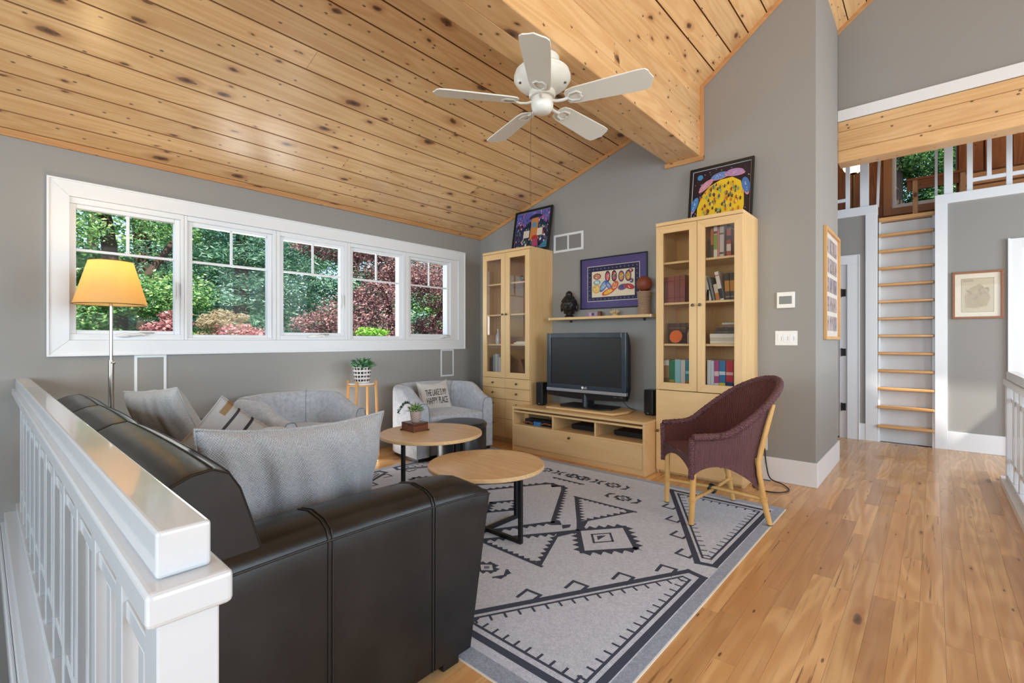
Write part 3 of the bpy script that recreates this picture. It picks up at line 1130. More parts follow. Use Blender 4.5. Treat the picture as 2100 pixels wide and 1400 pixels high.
# door with casing at the far end of the hall, hinges on show
d = struct(bpy.data.objects.new('door_1', None), 'white hallway door with dark hinges beside the ladder stair', 'door')
COL.objects.link(d)
d.location = (-0.79, YW, 0)
b = MB()
b.box(0.0, 0.112, -0.022, 0.0, 0.0, 2.12).box(-0.95, 0.112, -0.022, 0.0, 2.12, 2.22)
b.box(0.1121, 0.122, -0.028, 0.0, 0.0, 2.2201).box(-0.95, 0.122, -0.028, 0.0, 2.2202, 2.232)
b.build('casing', 'white_paint', d, bevel=0.002)
MB().box(-0.078, 0.0, 0.004, 0.12, 0.0, 2.159).box(-0.95, -0.078, 0.004, 0.12, 2.10, 2.159).build('jamb', 'white_paint', d)
dd = MB().box(-0.94, -0.080, 0.02, 0.06, 0.008, 2.098).build('door_leaf', 'white_paint', d, bevel=0.002)
for z in (0.38, 1.05, 1.78):
    h = MB().box(-0.055, -0.015, -0.001, 0.004, z - 0.045, z + 0.045)
    h.tube([(-0.058, -0.004, z - 0.05), (-0.058, -0.004, z + 0.05)], 0.007, 8)
    h.build('hinge', 'black_metal', dd)
# door at the right end
d = struct(bpy.data.objects.new('door_2', None), 'white door and casing past the framed map', 'door')
COL.objects.link(d)
d.location = (0.575, YW, 0)
b = MB()
b.box(0.0125, 0.1, -0.024, 0.0, 0.0, 2.24).box(0.1, 0.95, -0.024, 0.0, 2.14, 2.24).box(0.95, 1.05, -0.024, 0.0, 0.0, 2.24)
b.box(-0.006, 0.012, -0.03, 0.0, 0.0, 2.246)
b.build('casing', 'white_paint', d, bevel=0.002)
MB().box(0.1, 0.95, 0.0, 0.04, 0.01, 2.14).build('door_leaf', 'white_paint', d)
MB().box(0.1, 0.95, 0.04, 0.12, 0.0, 2.20).build('jamb', 'white_paint', d)

# ladder stair
lad = thing('ladder_stair', 'steep ladder stair with oak treads and pale risers up to the loft', 'stair', (-0.2435, YW, 0))
TZ = [0.205, 0.430, 0.645, 0.855, 1.060, 1.265, 1.468, 1.670, 1.870, 2.065, 2.270, 2.462]
HWD = 0.2515


def yst(z):
    return 0.02 + 0.055 * z                        # the flight leans back slightly


prev = 0.0
for k, z in enumerate(TZ + [2.64]):
    yb_ = yst(prev)
    MB().prism([(yst(prev) + 0.045, prev), (yst(z) + 0.045, z - 0.03), (yst(z) + 0.065, z - 0.03), (yst(prev) + 0.065, prev)], 'X', -HWD + 0.02, HWD - 0.02).build('riser', 'ladder_paint', lad)
    if k < 12:
        y = yst(z)
        MB().box(-HWD - 0.004, HWD - 0.002, y - 0.075, y + 0.05, z - 0.032, z).build('tread', 'oak_tread', lad, bevel=0.008)
    prev = z
for sx in (-1, 1):
    b = MB()
    xa = sx * HWD
    xb = sx * (HWD - 0.02)
    b.prism([(yst(0) - 0.03, 0.0), (yst(2.62) - 0.03, 2.62), (yst(2.62) + 0.12, 2.62), (yst(0) + 0.12, 0.0)], 'X', min(xa, xb), max(xa, xb))
    b.build('stringer', 'white_paint', lad)
MB().box(-HWD, HWD, 0.10, 0.34, 2.615, 2.66).build('top_nosing', 'oak_tread', lad, bevel=0.006)
for sx in (-1, 1):                                 # leaning grab boards at the head of the flight
    xa = sx * (HWD + 0.012)
    MB().prism([(0.125, 2.805), (0.18, 2.805), (0.50, 3.70), (0.44, 3.70)], 'X', xa - 0.012, xa + 0.012).build('grab_board', 'white_paint', lad, bevel=0.002)

# loft: floor, walls, ceiling
b = MB()
b.box(-3.0, -0.50, YW + 0.121, 10.0, 2.56, 2.64).box(0.012, 4.0, YW + 0.121, 10.0, 2.56, 2.64).box(-0.50, 0.012, YW + 0.36, 10.0, 2.56, 2.64)
struct(b.build('floor_loft', 'loft_brown_x'))
struct(bx('ceiling_loft', (-3.1, 4.1, 5.9, 10.1, 4.75, 4.85), 'loft_brown_x'))
b = MB()
LW = (-0.50, 0.36, 3.28, 4.35)
b.box(-3.1, LW[0], 9.6, 9.75, 2.56, 4.8).box(LW[1], 4.1, 9.6, 9.75, 2.56, 4.8).box(LW[0], LW[1], 9.6, 9.75, 2.56, LW[2]).box(LW[0], LW[1], 9.6, 9.75, LW[3], 4.8)
struct(b.build('wall_loft', 'loft_brown'))
struct(bx('wall_loft_side', (-3.1, -3.0, 5.9, 10.0, -0.3, 4.8), 'loft_brown'))
struct(bx('wall_hall_rear', (-3.0, 4.0, 8.6, 8.7, 0.0, 2.56), 'wall_paint'))
w = struct(bpy.data.objects.new('window_11', None), 'wood framed loft window above the ladder stair', 'window')
COL.objects.link(w)
w.location = (LW[0], 9.6, LW[2])
ww, wh = LW[1] - LW[0], LW[3] - LW[2]
b = MB()
b.box(-0.10, 0.0, -0.025, 0.0, -0.11, wh + 0.1).box(ww, ww + 0.1, -0.025, 0.0, -0.11, wh + 0.1).box(0, ww, -0.025, 0.0, -0.11, 0.0).box(0, ww, -0.025, 0.0, wh, wh + 0.1)
b.build('casing', 'window_brown', w, bevel=0.003)
b = MB()
b.box(0, 0.055, 0.02, 0.08, 0, wh).box(ww - 0.055, ww, 0.02, 0.08, 0, wh).box(0.055, ww - 0.055, 0.02, 0.08, 0, 0.06).box(0.055, ww - 0.055, 0.02, 0.08, wh - 0.055, wh)
b.build('sash', 'white_paint', w, bevel=0.003)
MB().box(0.05, ww - 0.05, 0.045, 0.05, 0.05, wh - 0.05).build('pane', 'window_glass', w)

# loft balustrades, one each side of the ladder head
def loft_rail(name, label, posts, slats, shorts, bars, rail):
    r = thing(name, label, 'railing', ((rail[0] + rail[1]) / 2, YW + 0.03, 2.80), 0)
    ox = (rail[0] + rail[1]) / 2
    for a, c in posts:
        MB().box(a - ox, c - ox, -0.035, 0.035, 0.0, 0.95).build('post', 'white_paint', r, bevel=0.002)
    for a, c in slats:
        MB().box(a - ox, c - ox, -0.015, 0.015, 0.0, 0.90).build('baluster', 'white_paint', r, bevel=0.002)
    for a, c in shorts:
        MB().box(a - ox, c - ox, -0.013, 0.013, 0.137, 0.90).build('baluster', 'white_paint', r, bevel=0.002)
    for a, c in bars:
        MB().box(a - ox, c - ox, -0.014, 0.014, 0.097, 0.137).build('cross_bar', 'white_paint', r, bevel=0.002)
    MB().box(rail[0] - ox, rail[1] - ox, -0.05, 0.05, 0.90, 0.97).build('top_rail', 'white_paint', r, bevel=0.004)
    return r


loft_rail('loft_railing', 'white loft railing with one post, left of the ladder stair', [(-0.665, -0.582)], [(-0.811, -0.767), (-1.10, -1.056), (-1.40, -1.356)], [(-0.955, -0.915), (-1.25, -1.21)], [(-1.056, -0.811), (-1.356, -1.10)], (-1.6, -0.582))
loft_rail('loft_railing', 'white loft railing with dark drawers behind, above the framed map', [(0.084, 0.156)], [(0.266, 0.312), (0.561, 0.606), (0.855, 0.90), (1.15, 1.195)], [(0.419, 0.455), (0.71, 0.75), (1.0, 1.04)], [(0.312, 0.561), (0.606, 0.855), (0.90, 1.15)], (0.084, 1.4))

# loft furniture
dr = thing('loft_dresser', 'brown wooden chest with wide bottom drawer behind the loft railing', 'dresser', (0.76, 8.35, 2.64))
b = MB()
b.box(-0.54, 0.6, 0.0, 0.45, 0.0, 1.3)
b.build('body', 'loft_brown', dr, bevel=0.004)
for a, c in ((-0.52, -0.30), (-0.28, -0.06), (-0.04, 0.22), (0.24, 0.58)):
    MB().box(a, c, -0.02, 0.0, 0.68, 1.28).build('door', 'loft_brown', dr, bevel=0.003)
for z in (0.36, 0.52):
    dw = MB().box(-0.52, 0.58, -0.022, 0.0, z, z + 0.14).build('drawer', 'pine_trim_x', dr, bevel=0.004)
ch = thing('loft_desk', 'small brown writing desk in front of the loft window', 'desk', (0.0, 7.95, 2.64))
MB().box(-0.27, 0.30, 0.0, 0.34, 0.605, 0.635).build('desk_top', 'loft_brown_x', ch, bevel=0.003)
MB().box(-0.26, 0.28, 0.03, 0.05, 0.49, 0.605).build('apron', 'loft_brown_x', ch)
for a, y in ((-0.205, 0.01), (0.24, 0.01), (-0.205, 0.29), (0.24, 0.29)):
    MB().box(a, a + 0.05, y, y + 0.04, 0.0, 0.605).build('leg', 'pine_trim_z', ch, bevel=0.003)
lp = thing('globe_lamp', 'lit white globe lamp in the loft, left of the ladder head', 'lamp', (-0.93, 9.0, 2.64))
MB().lathe([(0.11, 0), (0.11, 0.02), (0.02, 0.04), (0.015, 1.12), (0.05, 1.14)], 16).build('stand', 'brass_dark', lp, smooth=40)
MB().sphere((0, 0, 1.27), 0.14, 18, 12).build('globe', 'globe_glow', lp, smooth=60)
cl_ = thing('loft_fill_fixture', 'unseen added fill light fixture in the loft behind the header', 'added fill light', (0.9, 8.0, 4.75))  # unseen fixture, added to give the loft fill light a body
MB().lathe([(0.0, 0.0), (0.17, 0.0), (0.17, -0.03), (0.0, -0.03)], 28).build('mount', 'brass_dark', cl_, smooth=30)
MB().lathe([(0.15, -0.031), (0.14, -0.07), (0.09, -0.10), (0.0, -0.11)], 28).build('diffuser', 'globe_glow', cl_, smooth=50)
pl = bpy.data.lights.new('loft_fill', 'POINT')  # unseen point light added to brighten the loft
pl.energy = 40
pl.color = (1.0, 0.80, 0.55)
pl.shadow_soft_size = 0.15
po = bpy.data.objects.new('loft_fill', pl)
COL.objects.link(po)
po.location = (0.9, 8.0, 4.55)
# ================================================================== BALUSTRADES
def balustrade(name, label, length, end_lo, loc, rotz, curb=True):
    """runs along local +x from 0 to length; local y=0 is the centre line; the open (post) end is at x=length"""
    r = thing(name, label, 'railing', loc, rotz)
    L = length
    MB().box(0, L, -0.0325, 0.0325, 0.879, 0.944).build('top_rail', 'white_gloss', r, bevel=0.006, seg=3)
    MB().box(0, L + 0.036, -0.050, 0.050, 0.832, 0.879).build('sub_rail', 'white_gloss', r, bevel=0.008, seg=3)
    MB().box(L - 0.045, L + 0.022, -0.036, 0.036, 0.0, 0.832).build('end_post', 'white_gloss', r, bevel=0.003)
    MB().box(0, L - 0.045, -0.030, 0.030, 0.06, 0.105).build('bottom_rail', 'white_gloss', r, bevel=0.003)
    if curb:
        MB().box(0, L - 0.046, -0.085, 0.062, 0.0, 0.06).build('curb', 'white_gloss', r, bevel=0.004)
        MB().box(0, L + 0.02, -0.10, -0.03, -0.30, 0.0).build('fascia', 'white_gloss', r, bevel=0.004)
        MB().box(0, L + 0.02, -0.115, -0.10, -0.10, -0.02).build('fascia_bead', 'white_gloss', r, bevel=0.006)
    per = 0.294
    x = L - 0.045 - per
    full = MB().box(-0.026, 0.026, -0.020, 0.020, 0.105, 0.832).mesh('baluster')
    full.materials.append(MATS['white_gloss'])
    short = MB().box(-0.020, 0.020, -0.014, 0.014, 0.245, 0.700).mesh('slat')
    short.materials.append(MATS['white_gloss'])
    bar = MB().box(-per / 2 + 0.027, per / 2 - 0.027, -0.014, 0.014, 0.0, 0.032).mesh('cross_bar')
    bar.materials.append(MATS['white_gloss'])
    first = True
    while x > 0.02:
        put('baluster', full, r, (x, 0, 0), bevel=0.002)
        xm = x + per / 2
        put('slat', short, r, (xm, 0, 0), bevel=0.002)
        put('cross_bar', bar, r, (xm, 0, 0.700), bevel=0.002)
        put('cross_bar', bar, r, (xm, 0, 0.213), bevel=0.002)
        x -= per
    return r


balustrade('balustrade', 'white painted balustrade behind the black leather sofa', 3.82, None, (XL, 0.1875, 0), 0)
balustrade('balustrade', 'white painted balustrade at the edge of the hallway, before the far door', 3.6, None, (0.475, 1.98, 0), PI / 2, curb=False)
o = bx('trim_15', (0.415, 0.535, 1.98, 5.72, 0.0, 0.06), 'white_paint', bevel=0.004)

# ================================================================== OUTSIDE
g = MB()


def hill(a, b_):
    x = -4.9 - 26 * a
    y = -14 + 40 * b_
    d = -4.9 - x
    return (x, y, -1.0 + 0.15 * d + 0.25 * math.sin(y * 0.6) * min(1, d / 5))


g.grid(hill, 26, 30)
struct(g.build('ground_outside', 'earth', smooth=60))


def leaf_obj(name, parent, blobs, size, aspect, mat, seed, droop=0.0, shell=0.55):
    r = np.random.default_rng(seed)
    P, S = [], []
    for (cx, cy_, cz, rx, ry, rz, n) in blobs:
        d = r.normal(size=(n, 3))
        d /= np.linalg.norm(d, axis=1)[:, None]
        rad = shell + (1 - shell) * r.random(n) ** 0.6
        p = d * rad[:, None] * np.array([rx, ry, rz]) * (1 + 0.12 * r.normal(size=(n, 1)))
        p[:, 2] -= droop * (p[:, 0] ** 2 + p[:, 1] ** 2)
        P.append(p + np.array([cx, cy_, cz]))
    P = np.concatenate(P)
    n = len(P)
    a = r.normal(size=(n, 3))
    a[:, 2] *= 0.45
    a /= np.linalg.norm(a, axis=1)[:, None]
    nrm = r.normal(size=(n, 3)) * 0.55 + np.array([0.45, 0, 0.75])
    b_ = np.cross(nrm, a)
    b_ /= np.linalg.norm(b_, axis=1)[:, None] + 1e-9
    L = size * (0.6 + 0.8 * r.random((n, 1)))
    W = L * aspect
    V = np.empty((n, 4, 3))
    V[:, 0] = P - a * L * 0.5
    V[:, 1] = P + b_ * W * 0.5
    V[:, 2] = P + a * L * 0.5
    V[:, 3] = P - b_ * W * 0.5
    me = bpy.data.meshes.new(name)
    me.vertices.add(n * 4)
    me.vertices.foreach_set('co', V.astype(np.float32).ravel())
    me.loops.add(n * 4)
    me.loops.foreach_set('vertex_index', np.arange(n * 4, dtype=np.int32))
    me.polygons.add(n)
    me.polygons.foreach_set('loop_start', np.arange(0, n * 4, 4, dtype=np.int32))
    me.update(calc_edges=True)
    me.materials.append(MATS[mat])
    o = put(name, me, parent)
    o['kind'] = 'stuff'
    return o


def tree(name, label, cat, base, trunks, blobs, size, aspect, mat, seed, droop=0.0, group=None, shell=0.55):
    t = thing(name, label, cat, base, 0, group)
    for path, rr in trunks:
        MB().tube([Vector(p) - Vector(base) for p in path], rr, 9).build('trunk', 'trunk_bark', t, smooth=60)
    bl = [(c[0] - base[0], c[1] - base[1], c[2] - base[2]) + tuple(c[3:]) for c in blobs]
    leaf_obj('foliage', t, bl, size, aspect, mat, seed, droop, shell)
    return t


rg = random.Random(11)


def cloud(n, xr, yr, zr_, rad, cnt):
    return [(rg.uniform(*xr), rg.uniform(*yr), rg.uniform(*zr_), rg.uniform(*rad), rg.uniform(*rad), rg.uniform(rad[0], rad[1]) * 0.45, cnt) for _ in range(n)]


# purple-leaved maple filling the three windows nearest the corner
tree('maple_tree', 'purple leaved maple tree outside the windows nearest the corner cabinet', 'tree', (-9.0, 6.3, -0.6),
     [([(-9.0, 6.3, -0.6), (-8.9, 6.2, 0.6), (-8.7, 5.9, 1.6), (-8.4, 5.4, 2.4)], [0.16, 0.13, 0.09, 0.05]),
      ([(-8.95, 6.25, 0.4), (-8.8, 6.9, 1.4), (-8.6, 7.6, 2.3)], [0.09, 0.06, 0.04])],
     cloud(46, (-9.6, -7.9), (4.5, 8.8), (0.5, 3.9), (0.45, 0.95), 2000), 0.056, 0.5, 'leaf_maple', 1)
tree('hemlock_tree', 'dark green hemlock outside the second window from the floor lamp', 'tree', (-11.6, 3.9, -0.4),
     [([(-11.6, 3.9, -0.4), (-11.6, 3.9, 6.5)], [0.22, 0.05])],
     [(-11.6 + 1.6 * math.cos(k * 2.4) * (1 - k / 70), 3.9 + 1.6 * math.sin(k * 2.4) * (1 - k / 70), 0.1 + k * 0.11, 1.15, 1.15, 0.20, 1300) for k in range(50)],
     0.095, 0.24, 'leaf_conifer', 2, droop=0.12, shell=0.2)
tree('beech_tree', 'broad green tree outside the window behind the floor lamp', 'tree', (-10.2, 1.5, -0.5),
     [([(-10.2, 1.5, -0.5), (-10.25, 1.55, 1.5), (-10.4, 1.4, 3.2), (-10.6, 1.0, 5.0)], [0.15, 0.13, 0.10, 0.06]),
      ([(-10.25, 1.55, 1.6), (-10.3, 2.1, 2.6), (-10.4, 2.6, 3.4)], [0.08, 0.06, 0.04])],
     cloud(22, (-10.2, -8.9), (0.4, 2.5), (0.4, 2.1), (0.4, 0.8), 1700) + cloud(12, (-10.8, -9.5), (0.2, 2.6), (2.3, 4.2), (0.35, 0.6), 900),
     0.062, 0.5, 'leaf_green', 3)
tree('oak_tree', 'tall tree with forked trunk far behind the lamp window', 'tree', (-14.0, 2.6, 0.0),
     [([(-14.0, 2.6, 0.0), (-14.0, 2.65, 2.0), (-14.1, 2.5, 4.5), (-14.3, 2.2, 7.0)], [0.24, 0.2, 0.16, 0.1]),
      ([(-14.0, 2.65, 2.2), (-14.0, 3.1, 3.4), (-14.0, 3.9, 4.6)], [0.13, 0.1, 0.06])],
     cloud(26, (-15.0, -13.0), (0.6, 4.6), (2.8, 7.0), (0.5, 1.0), 700), 0.11, 0.5, 'leaf_green', 4)
for i, (x, y, lab) in enumerate(((-17.5, 2.0, 'tall green tree on the hill, seen through the lamp window'), (-17.0, 8.0, 'tall green tree on the hill behind the hemlock'), (-16.5, 15.0, 'tall green tree on the hill behind the purple maple'))):
    tree('hill_tree', lab, 'tree', (x, y, 0.2), [([(x, y, 0.2), (x, y + 0.1, 5.0)], [0.22, 0.1])],
         cloud(40, (x - 1, x + 1), (y - 4.0, y + 4.0), (0.9, 5.8 if i else 3.6), (0.8, 1.4), 800), 0.15, 0.55, 'leaf_green' if i != 1 else 'leaf_conifer', 5 + i, group='trees on the hill outside')
tree('hemlock_tree', 'second hemlock with blue green sprays behind the purple maple', 'tree', (-14.2, 8.2, 0.2),
     [([(-14.2, 8.2, 0.2), (-14.2, 8.2, 6.8)], [0.2, 0.05])],
     [(-14.2 + 1.7 * math.cos(k * 2.4) * (1 - k / 70), 8.2 + 2.2 * math.sin(k * 2.4) * (1 - k / 70), 0.7 + k * 0.12, 1.4, 1.5, 0.24, 800) for k in range(44)],
     0.14, 0.26, 'leaf_conifer', 22, droop=0.10, shell=0.2)
tree('red_shrub', 'low red leaved shrub under the second window from the floor lamp', 'shrub', (-7.3, 2.45, -0.75), [([(-7.3, 2.45, -0.75), (-7.3, 2.45, 0.5)], [0.05, 0.03])],
     cloud(18, (-7.7, -7.0), (1.85, 2.95), (0.4, 1.32), (0.26, 0.42), 900), 0.05, 0.5, 'leaf_red', 9)
tree('red_shrub', 'pinkish shrub low in the window behind the floor lamp', 'shrub', (-8.0, 1.75, -0.75), [([(-8.0, 1.75, -0.75), (-8.0, 1.75, 0.6)], [0.05, 0.03])],
     cloud(7, (-8.2, -7.8), (1.60, 1.95), (0.9, 1.55), (0.18, 0.28), 420), 0.055, 0.5, 'leaf_red', 10)
tree('dry_grass_clump', 'pale tan shrub above the red shrub outside', 'shrub', (-8.6, 2.95, -0.7), [([(-8.6, 2.95, -0.7), (-8.6, 2.95, 0.8)], [0.05, 0.03])],
     cloud(7, (-8.8, -8.4), (2.35, 2.95), (1.25, 1.68), (0.16, 0.26), 420), 0.07, 0.2, 'leaf_tan', 12)
tree('bright_shrub', 'small bright green shrub low outside the second window from the corner', 'shrub', (-7.4, 4.75, -0.75), [([(-7.4, 4.75, -0.75), (-7.4, 4.75, 0.6)], [0.04, 0.02])],
     cloud(5, (-7.6, -7.2), (4.5, 5.0), (0.8, 1.35), (0.15, 0.25), 420), 0.055, 0.45, 'leaf_bright', 13)
tree('spruce_tree', 'leafy tree with grey trunk outside the loft window', 'tree', (-0.75, 14.2, 0.0), [([(-0.75, 14.2, 0.0), (-0.72, 14.2, 4.0), (-0.70, 14.2, 8.0)], [0.26, 0.2, 0.14])],
     cloud(40, (-2.2, 1.6), (14.4, 15.6), (3.6, 6.4), (0.6, 0.95), 1500), 0.095, 0.45, 'leaf_green', 14)

# ================================================================== RUG
RX0, RX1, RY0, RY1, RT = -3.84, -0.785, 1.20, 3.785, 0.008
rug = thing('area_rug', 'grey flat woven area rug with charcoal kilim motifs', 'rug', (0, 0, 0))
MB().box(RX0, RX1, RY0, RY1, 0.0003, RT).build('rug_body', 'rug_border', rug)
MB().box(RX0 - 0.004, RX1 + 0.006, RY0 - 0.006, RY1 + 0.004, 0.0002, RT * 0.6).build('bound_edge', 'paper', rug)
fld = MB()
mx, my = -2.3125, 2.4925
fld.box(RX0 + 0.07, RX1 - 0.055, RY0 + 0.07, RY1 - 0.07, RT - 0.001, RT + 0.0006)
fld.build('field', 'rug_field', rug)
pat = MB()
DK, MD = (66, 73, 92), (112, 119, 136)
layer = [0]


def poly(pts, rgb):
    layer[0] += 1
    z = RT + 0.0009 + 0.0000004 * layer[0]
    # mirror in both axes so the weave is symmetric about the rug centre
    for sx in (1, -1):
        for sy in (1, -1):
            q = [(mx + sx * (p[0] - mx), my + sy * (p[1] - my), z) for p in pts]
            if sx * sy < 0:
                q = q[::-1]
            pat.add(q, [tuple(range(len(q)))], 0, None, lin(rgb))


def stroke(pts, w, rgb, teeth=0.0, side=1, pitch=0.05):
    for k in range(len(pts) - 1):
        a, b_ = Vector(pts[k]), Vector(pts[k + 1])
        d = b_ - a
        L = d.length
        d.normalize()
        nn = Vector((-d.y, d.x))
        e = d * (w * 0.5)
        poly([tuple(a - e - nn * w / 2), tuple(b_ + e - nn * w / 2), tuple(b_ + e + nn * w / 2), tuple(a - e + nn * w / 2)], rgb)
        if teeth:
            n = max(1, int(L / pitch))
            for j in range(n):
                p0 = a + d * (L * j / n)
                p1 = a + d * (L * (j + 0.9) / n)
                tip = a + d * (L * (j + 0.5) / n) + nn * side * (w / 2 + teeth)
                poly([tuple(p0 + nn * side * w * 0.4), tuple(p1 + nn * side * w * 0.4), tuple(tip)], rgb)


def ticks(a, b_, n, L, side):
    a, b_ = Vector(a), Vector(b_)
    d = (b_ - a).normalized()
    nn = Vector((-d.y, d.x)) * side
    for j in range(n):
        p = a.lerp(b_, (j + 0.5) / n)
        stroke([tuple(p), tuple(p + nn * L)], 0.011, DK)


# corner triangles (drawn in one quarter, mirrored by poly)
T = [(-0.862, 3.655), (-0.862, 2.575), (-0.945, 2.555), (-1.56, 3.655)]
stroke(T + [T[0]], 0.034, DK)
T2 = [(-0.905, 3.605), (-0.905, 2.64), (-0.945, 2.63), (-1.485, 3.605)]
stroke(T2 + [T2[0]], 0.013, DK)
ticks(T2[1], T2[0], 16, 0.035, 1)
ticks(T2[3], T2[2], 17, 0.035, 1)
ticks(T2[0], T2[3], 10, 0.035, 1)
for hx, hy in ((-0.995, 2.665), (-1.121, 2.89), (-1.248, 3.115), (-1.368, 3.33)):
    stroke([(hx, hy), (hx - 0.004, hy - 0.085), (hx - 0.082, hy - 0.08), (hx - 0.075, hy - 0.005)], 0.017, DK)
# medallions: one on each side of the centre
cx_ = -1.80
stroke([(-1.665, 2.4925), (-1.475, 2.735), (-1.275, 2.50), (-1.275, 2.4925)], 0.03, DK, 0.035, 1, 0.055)
stroke([(-1.565, 2.4925), (-1.4925, 2.585), (-1.42, 2.4925)], 0.013, DK)
poly([(-1.53, 2.4925), (-1.4925, 2.54), (-1.4925, 2.4925)], DK)
stroke([(-1.665, 2.50), (-1.745, 2.62), (-2.02, 3.0)], 0.028, DK, 0.032, -1, 0.05)
stroke([(-2.04, 3.01), (-1.545, 3.02)], 0.022, DK, 0.018, -1, 0.04)
stroke([(-1.56, 3.01), (-1.71, 2.66), (-1.67, 2.55)], 0.020, DK, 0.028, -1, 0.05)
stroke([(-1.86, 2.4925), (-1.89, 2.54), (-2.20, 3.08), (-2.26, 3.16), (-2.3125, 3.10)], 0.03, DK, 0.03, -1, 0.055)
stroke([(-2.16, 3.31), (-2.3125, 3.31)], 0.02, DK, 0.02, 1, 0.04)
poly([(-1.79, 2.4925), (-1.75, 2.54), (-1.73, 2.4925)], DK)
poly([(-1.79, 2.4925), (-1.84, 2.54), (-1.85, 2.4925)], DK)
stroke([(-2.2, 2.4925), (-2.3125, 2.66)], 0.025, DK, 0.03, 1, 0.05)
for sxx, syy in ((-2.369, 3.455), (-1.967, 3.455), (-1.75, 3.22)):
    stroke([(sxx - 0.06, syy), (sxx, syy + 0.05), (sxx + 0.06, syy), (sxx, syy - 0.05), (sxx - 0.06, syy)], 0.016, DK, 0.022, 1, 0.032)
    poly([(sxx - 0.02, syy), (sxx, syy + 0.02), (sxx + 0.02, syy), (sxx, syy - 0.02)], MD)
    stroke([(sxx + 0.10, syy - 0.05), (sxx + 0.13, syy), (sxx + 0.10, syy + 0.05)], 0.016, DK, 0.02, -1, 0.03)
    stroke([(sxx - 0.10, syy - 0.05), (sxx - 0.13, syy), (sxx - 0.10, syy + 0.05)], 0.016, DK, 0.02, 1, 0.03)
pat.build('woven_pattern', 'weave_paint', rug)
ZR = RT + 0.003                                   # things stand on the rug

# ================================================================== SOFA
SO = (-2.525, 0.25, 0.0)
sofa = thing('leather_sofa', 'black leather sofa backed against the white balustrade', 'sofa', SO)


def arm_part(x_out, x_in):
    sgn = 1 if x_out > x_in else -1
    w = abs(x_out - x_in)
    sec = [(0, 0.055), (0, 0.30), (0, 0.56), (0.0, 0.615), (0.012, 0.642), (0.045, 0.662), (0.12, 0.672), (0.19, 0.660), (0.228, 0.630), (0.24, 0.58), (0.24, 0.30), (0.24, 0.20)]
    b = MB()
    S = [0, 0.1, 0.3, 0.5, 0.7, 0.85, 0.92, 0.96, 0.985, 1.0]

    def pt(k, s):
        d, z = sec[k]
        yf = 0.955 + 0.112 * min(z, 0.63) / 0.62
        y = 0.035 + s * (yf - 0.035)
        if z > 0.6:
            t = max(0.0, (s - 0.88) / 0.12)
            z = z - (z - 0.60) * 0.75 * t ** 2 + 0.012 * math.sin(PI * min(1, s / 0.95))
        return (x_out - sgn * d * w / 0.24, y, z)
    verts = [pt(k, s) for s in S for k in range(len(sec))]
    n = len(sec)
    f = []
    for i in range(len(S) - 1):
        for k in range(n - 1):
            f.append((i * n + k, i * n + k + 1, (i + 1) * n + k + 1, (i + 1) * n + k))
    f.append(tuple((len(S) - 1) * n + k for k in range(n)))
    f.append(tuple(range(n)))
    b.add(verts, f)
    o = b.build('arm', 'leather', sofa, smooth=50, weld=True)

    def on(s, k):
        p = pt(k, s)
        return Vector(p) + Vector((sgn * 0.002, 0, 0.001))
    q = MB()
    q.tube([on(s, 3) for s in S], 0.0034, 6)
    for s in (0.37, 0.735):
        for ds in (-0.006, 0.006):
            path = [on(s + ds, k) for k in range(0, 9)]
            path[0].y = path[3].y
            path[1].y = path[3].y
            path[2].y = path[3].y
            q.tube(path, 0.0022, 5)
    q.build('seam', 'leather_seam', o)
    return o


arm_part(1.235, 0.985)
arm_part(-1.235, -0.985)

PROF = [(0.015, 0.055), (0.012, 0.40), (0.015, 0.70), (0.022, 0.820), (0.040, 0.862), (0.085, 0.882), (0.130, 0.888), (0.165, 0.872), (0.190, 0.83), (0.212, 0.76), (0.232, 0.69), (0.268, 0.57), (0.30, 0.44), (0.30, 0.25)]
SEAMX = [-1.205, -0.505, 0.185, 1.208]


def back_sec(x):
    f = 1.0
    for a, c in zip(SEAMX[:-1], SEAMX[1:]):
        if a <= x <= c:
            t = (x - a) / (c - a)
            f = (math.sin(PI * t)) ** 0.45
    out = []
    for (y, z) in PROF:
        k = f * 0.010 if z > 0.68 else 0.0
        cy_, cz_ = 0.13, 0.70
        dy, dz = y - cy_, z - cz_
        l = math.hypot(dy, dz) + 1e-6
        if z > 0.68 and y > 0.03:
            y, z = y + dy / l * k * 1.3, z + dz / l * k - 0.006
        out.append((y, z))
    return out


bk = MB()
xs = []
for a, c in zip(SEAMX[:-1], SEAMX[1:]):
    for k in range(14):
        xs.append(a + (c - a) * (0.5 - 0.5 * math.cos(PI * k / 14)))
xs.append(SEAMX[-1])
n = len(PROF)
verts = [(x, y, z) for x in xs for (y, z) in back_sec(x)]
f = [(i * n + k, i * n + k + 1, (i + 1) * n + k + 1, (i + 1) * n + k) for i in range(len(xs) - 1) for k in range(n - 1)]
f += [tuple(range(n)), tuple((len(xs) - 1) * n + k for k in range(n))]
bk.add(verts, f)
back = bk.build('backrest', 'leather', sofa, smooth=55, weld=True)
q = MB()
for x in SEAMX:
    sec = back_sec(x)
    for dx in ((-0.005, 0.005) if abs(x) < 1.2 else (0.0, -0.012 * (1 if x > 0 else -1))):
        q.tube([(x + dx, y - 0.0005, z + 0.0005) for (y, z) in sec[3:12]], 0.0024, 5)
for dk in (6, 7):
    q.tube([(x, back_sec(x)[dk][0] + 0.0005, back_sec(x)[dk][1] + 0.0005) for x in xs], 0.0022, 5)
q.build('seam', 'leather_seam', back)
MB().box(-0.985, 0.985, 0.06, 0.965, 0.055, 0.26).build('base', 'leather', sofa, bevel=0.01)
for xa in (-0.98, -0.325, 0.33):
    MB().box(xa, xa + 0.65, 0.27, 1.0, 0.262, 0.455).build('seat_cushion', 'leather', sofa, bevel=0.045, seg=4)
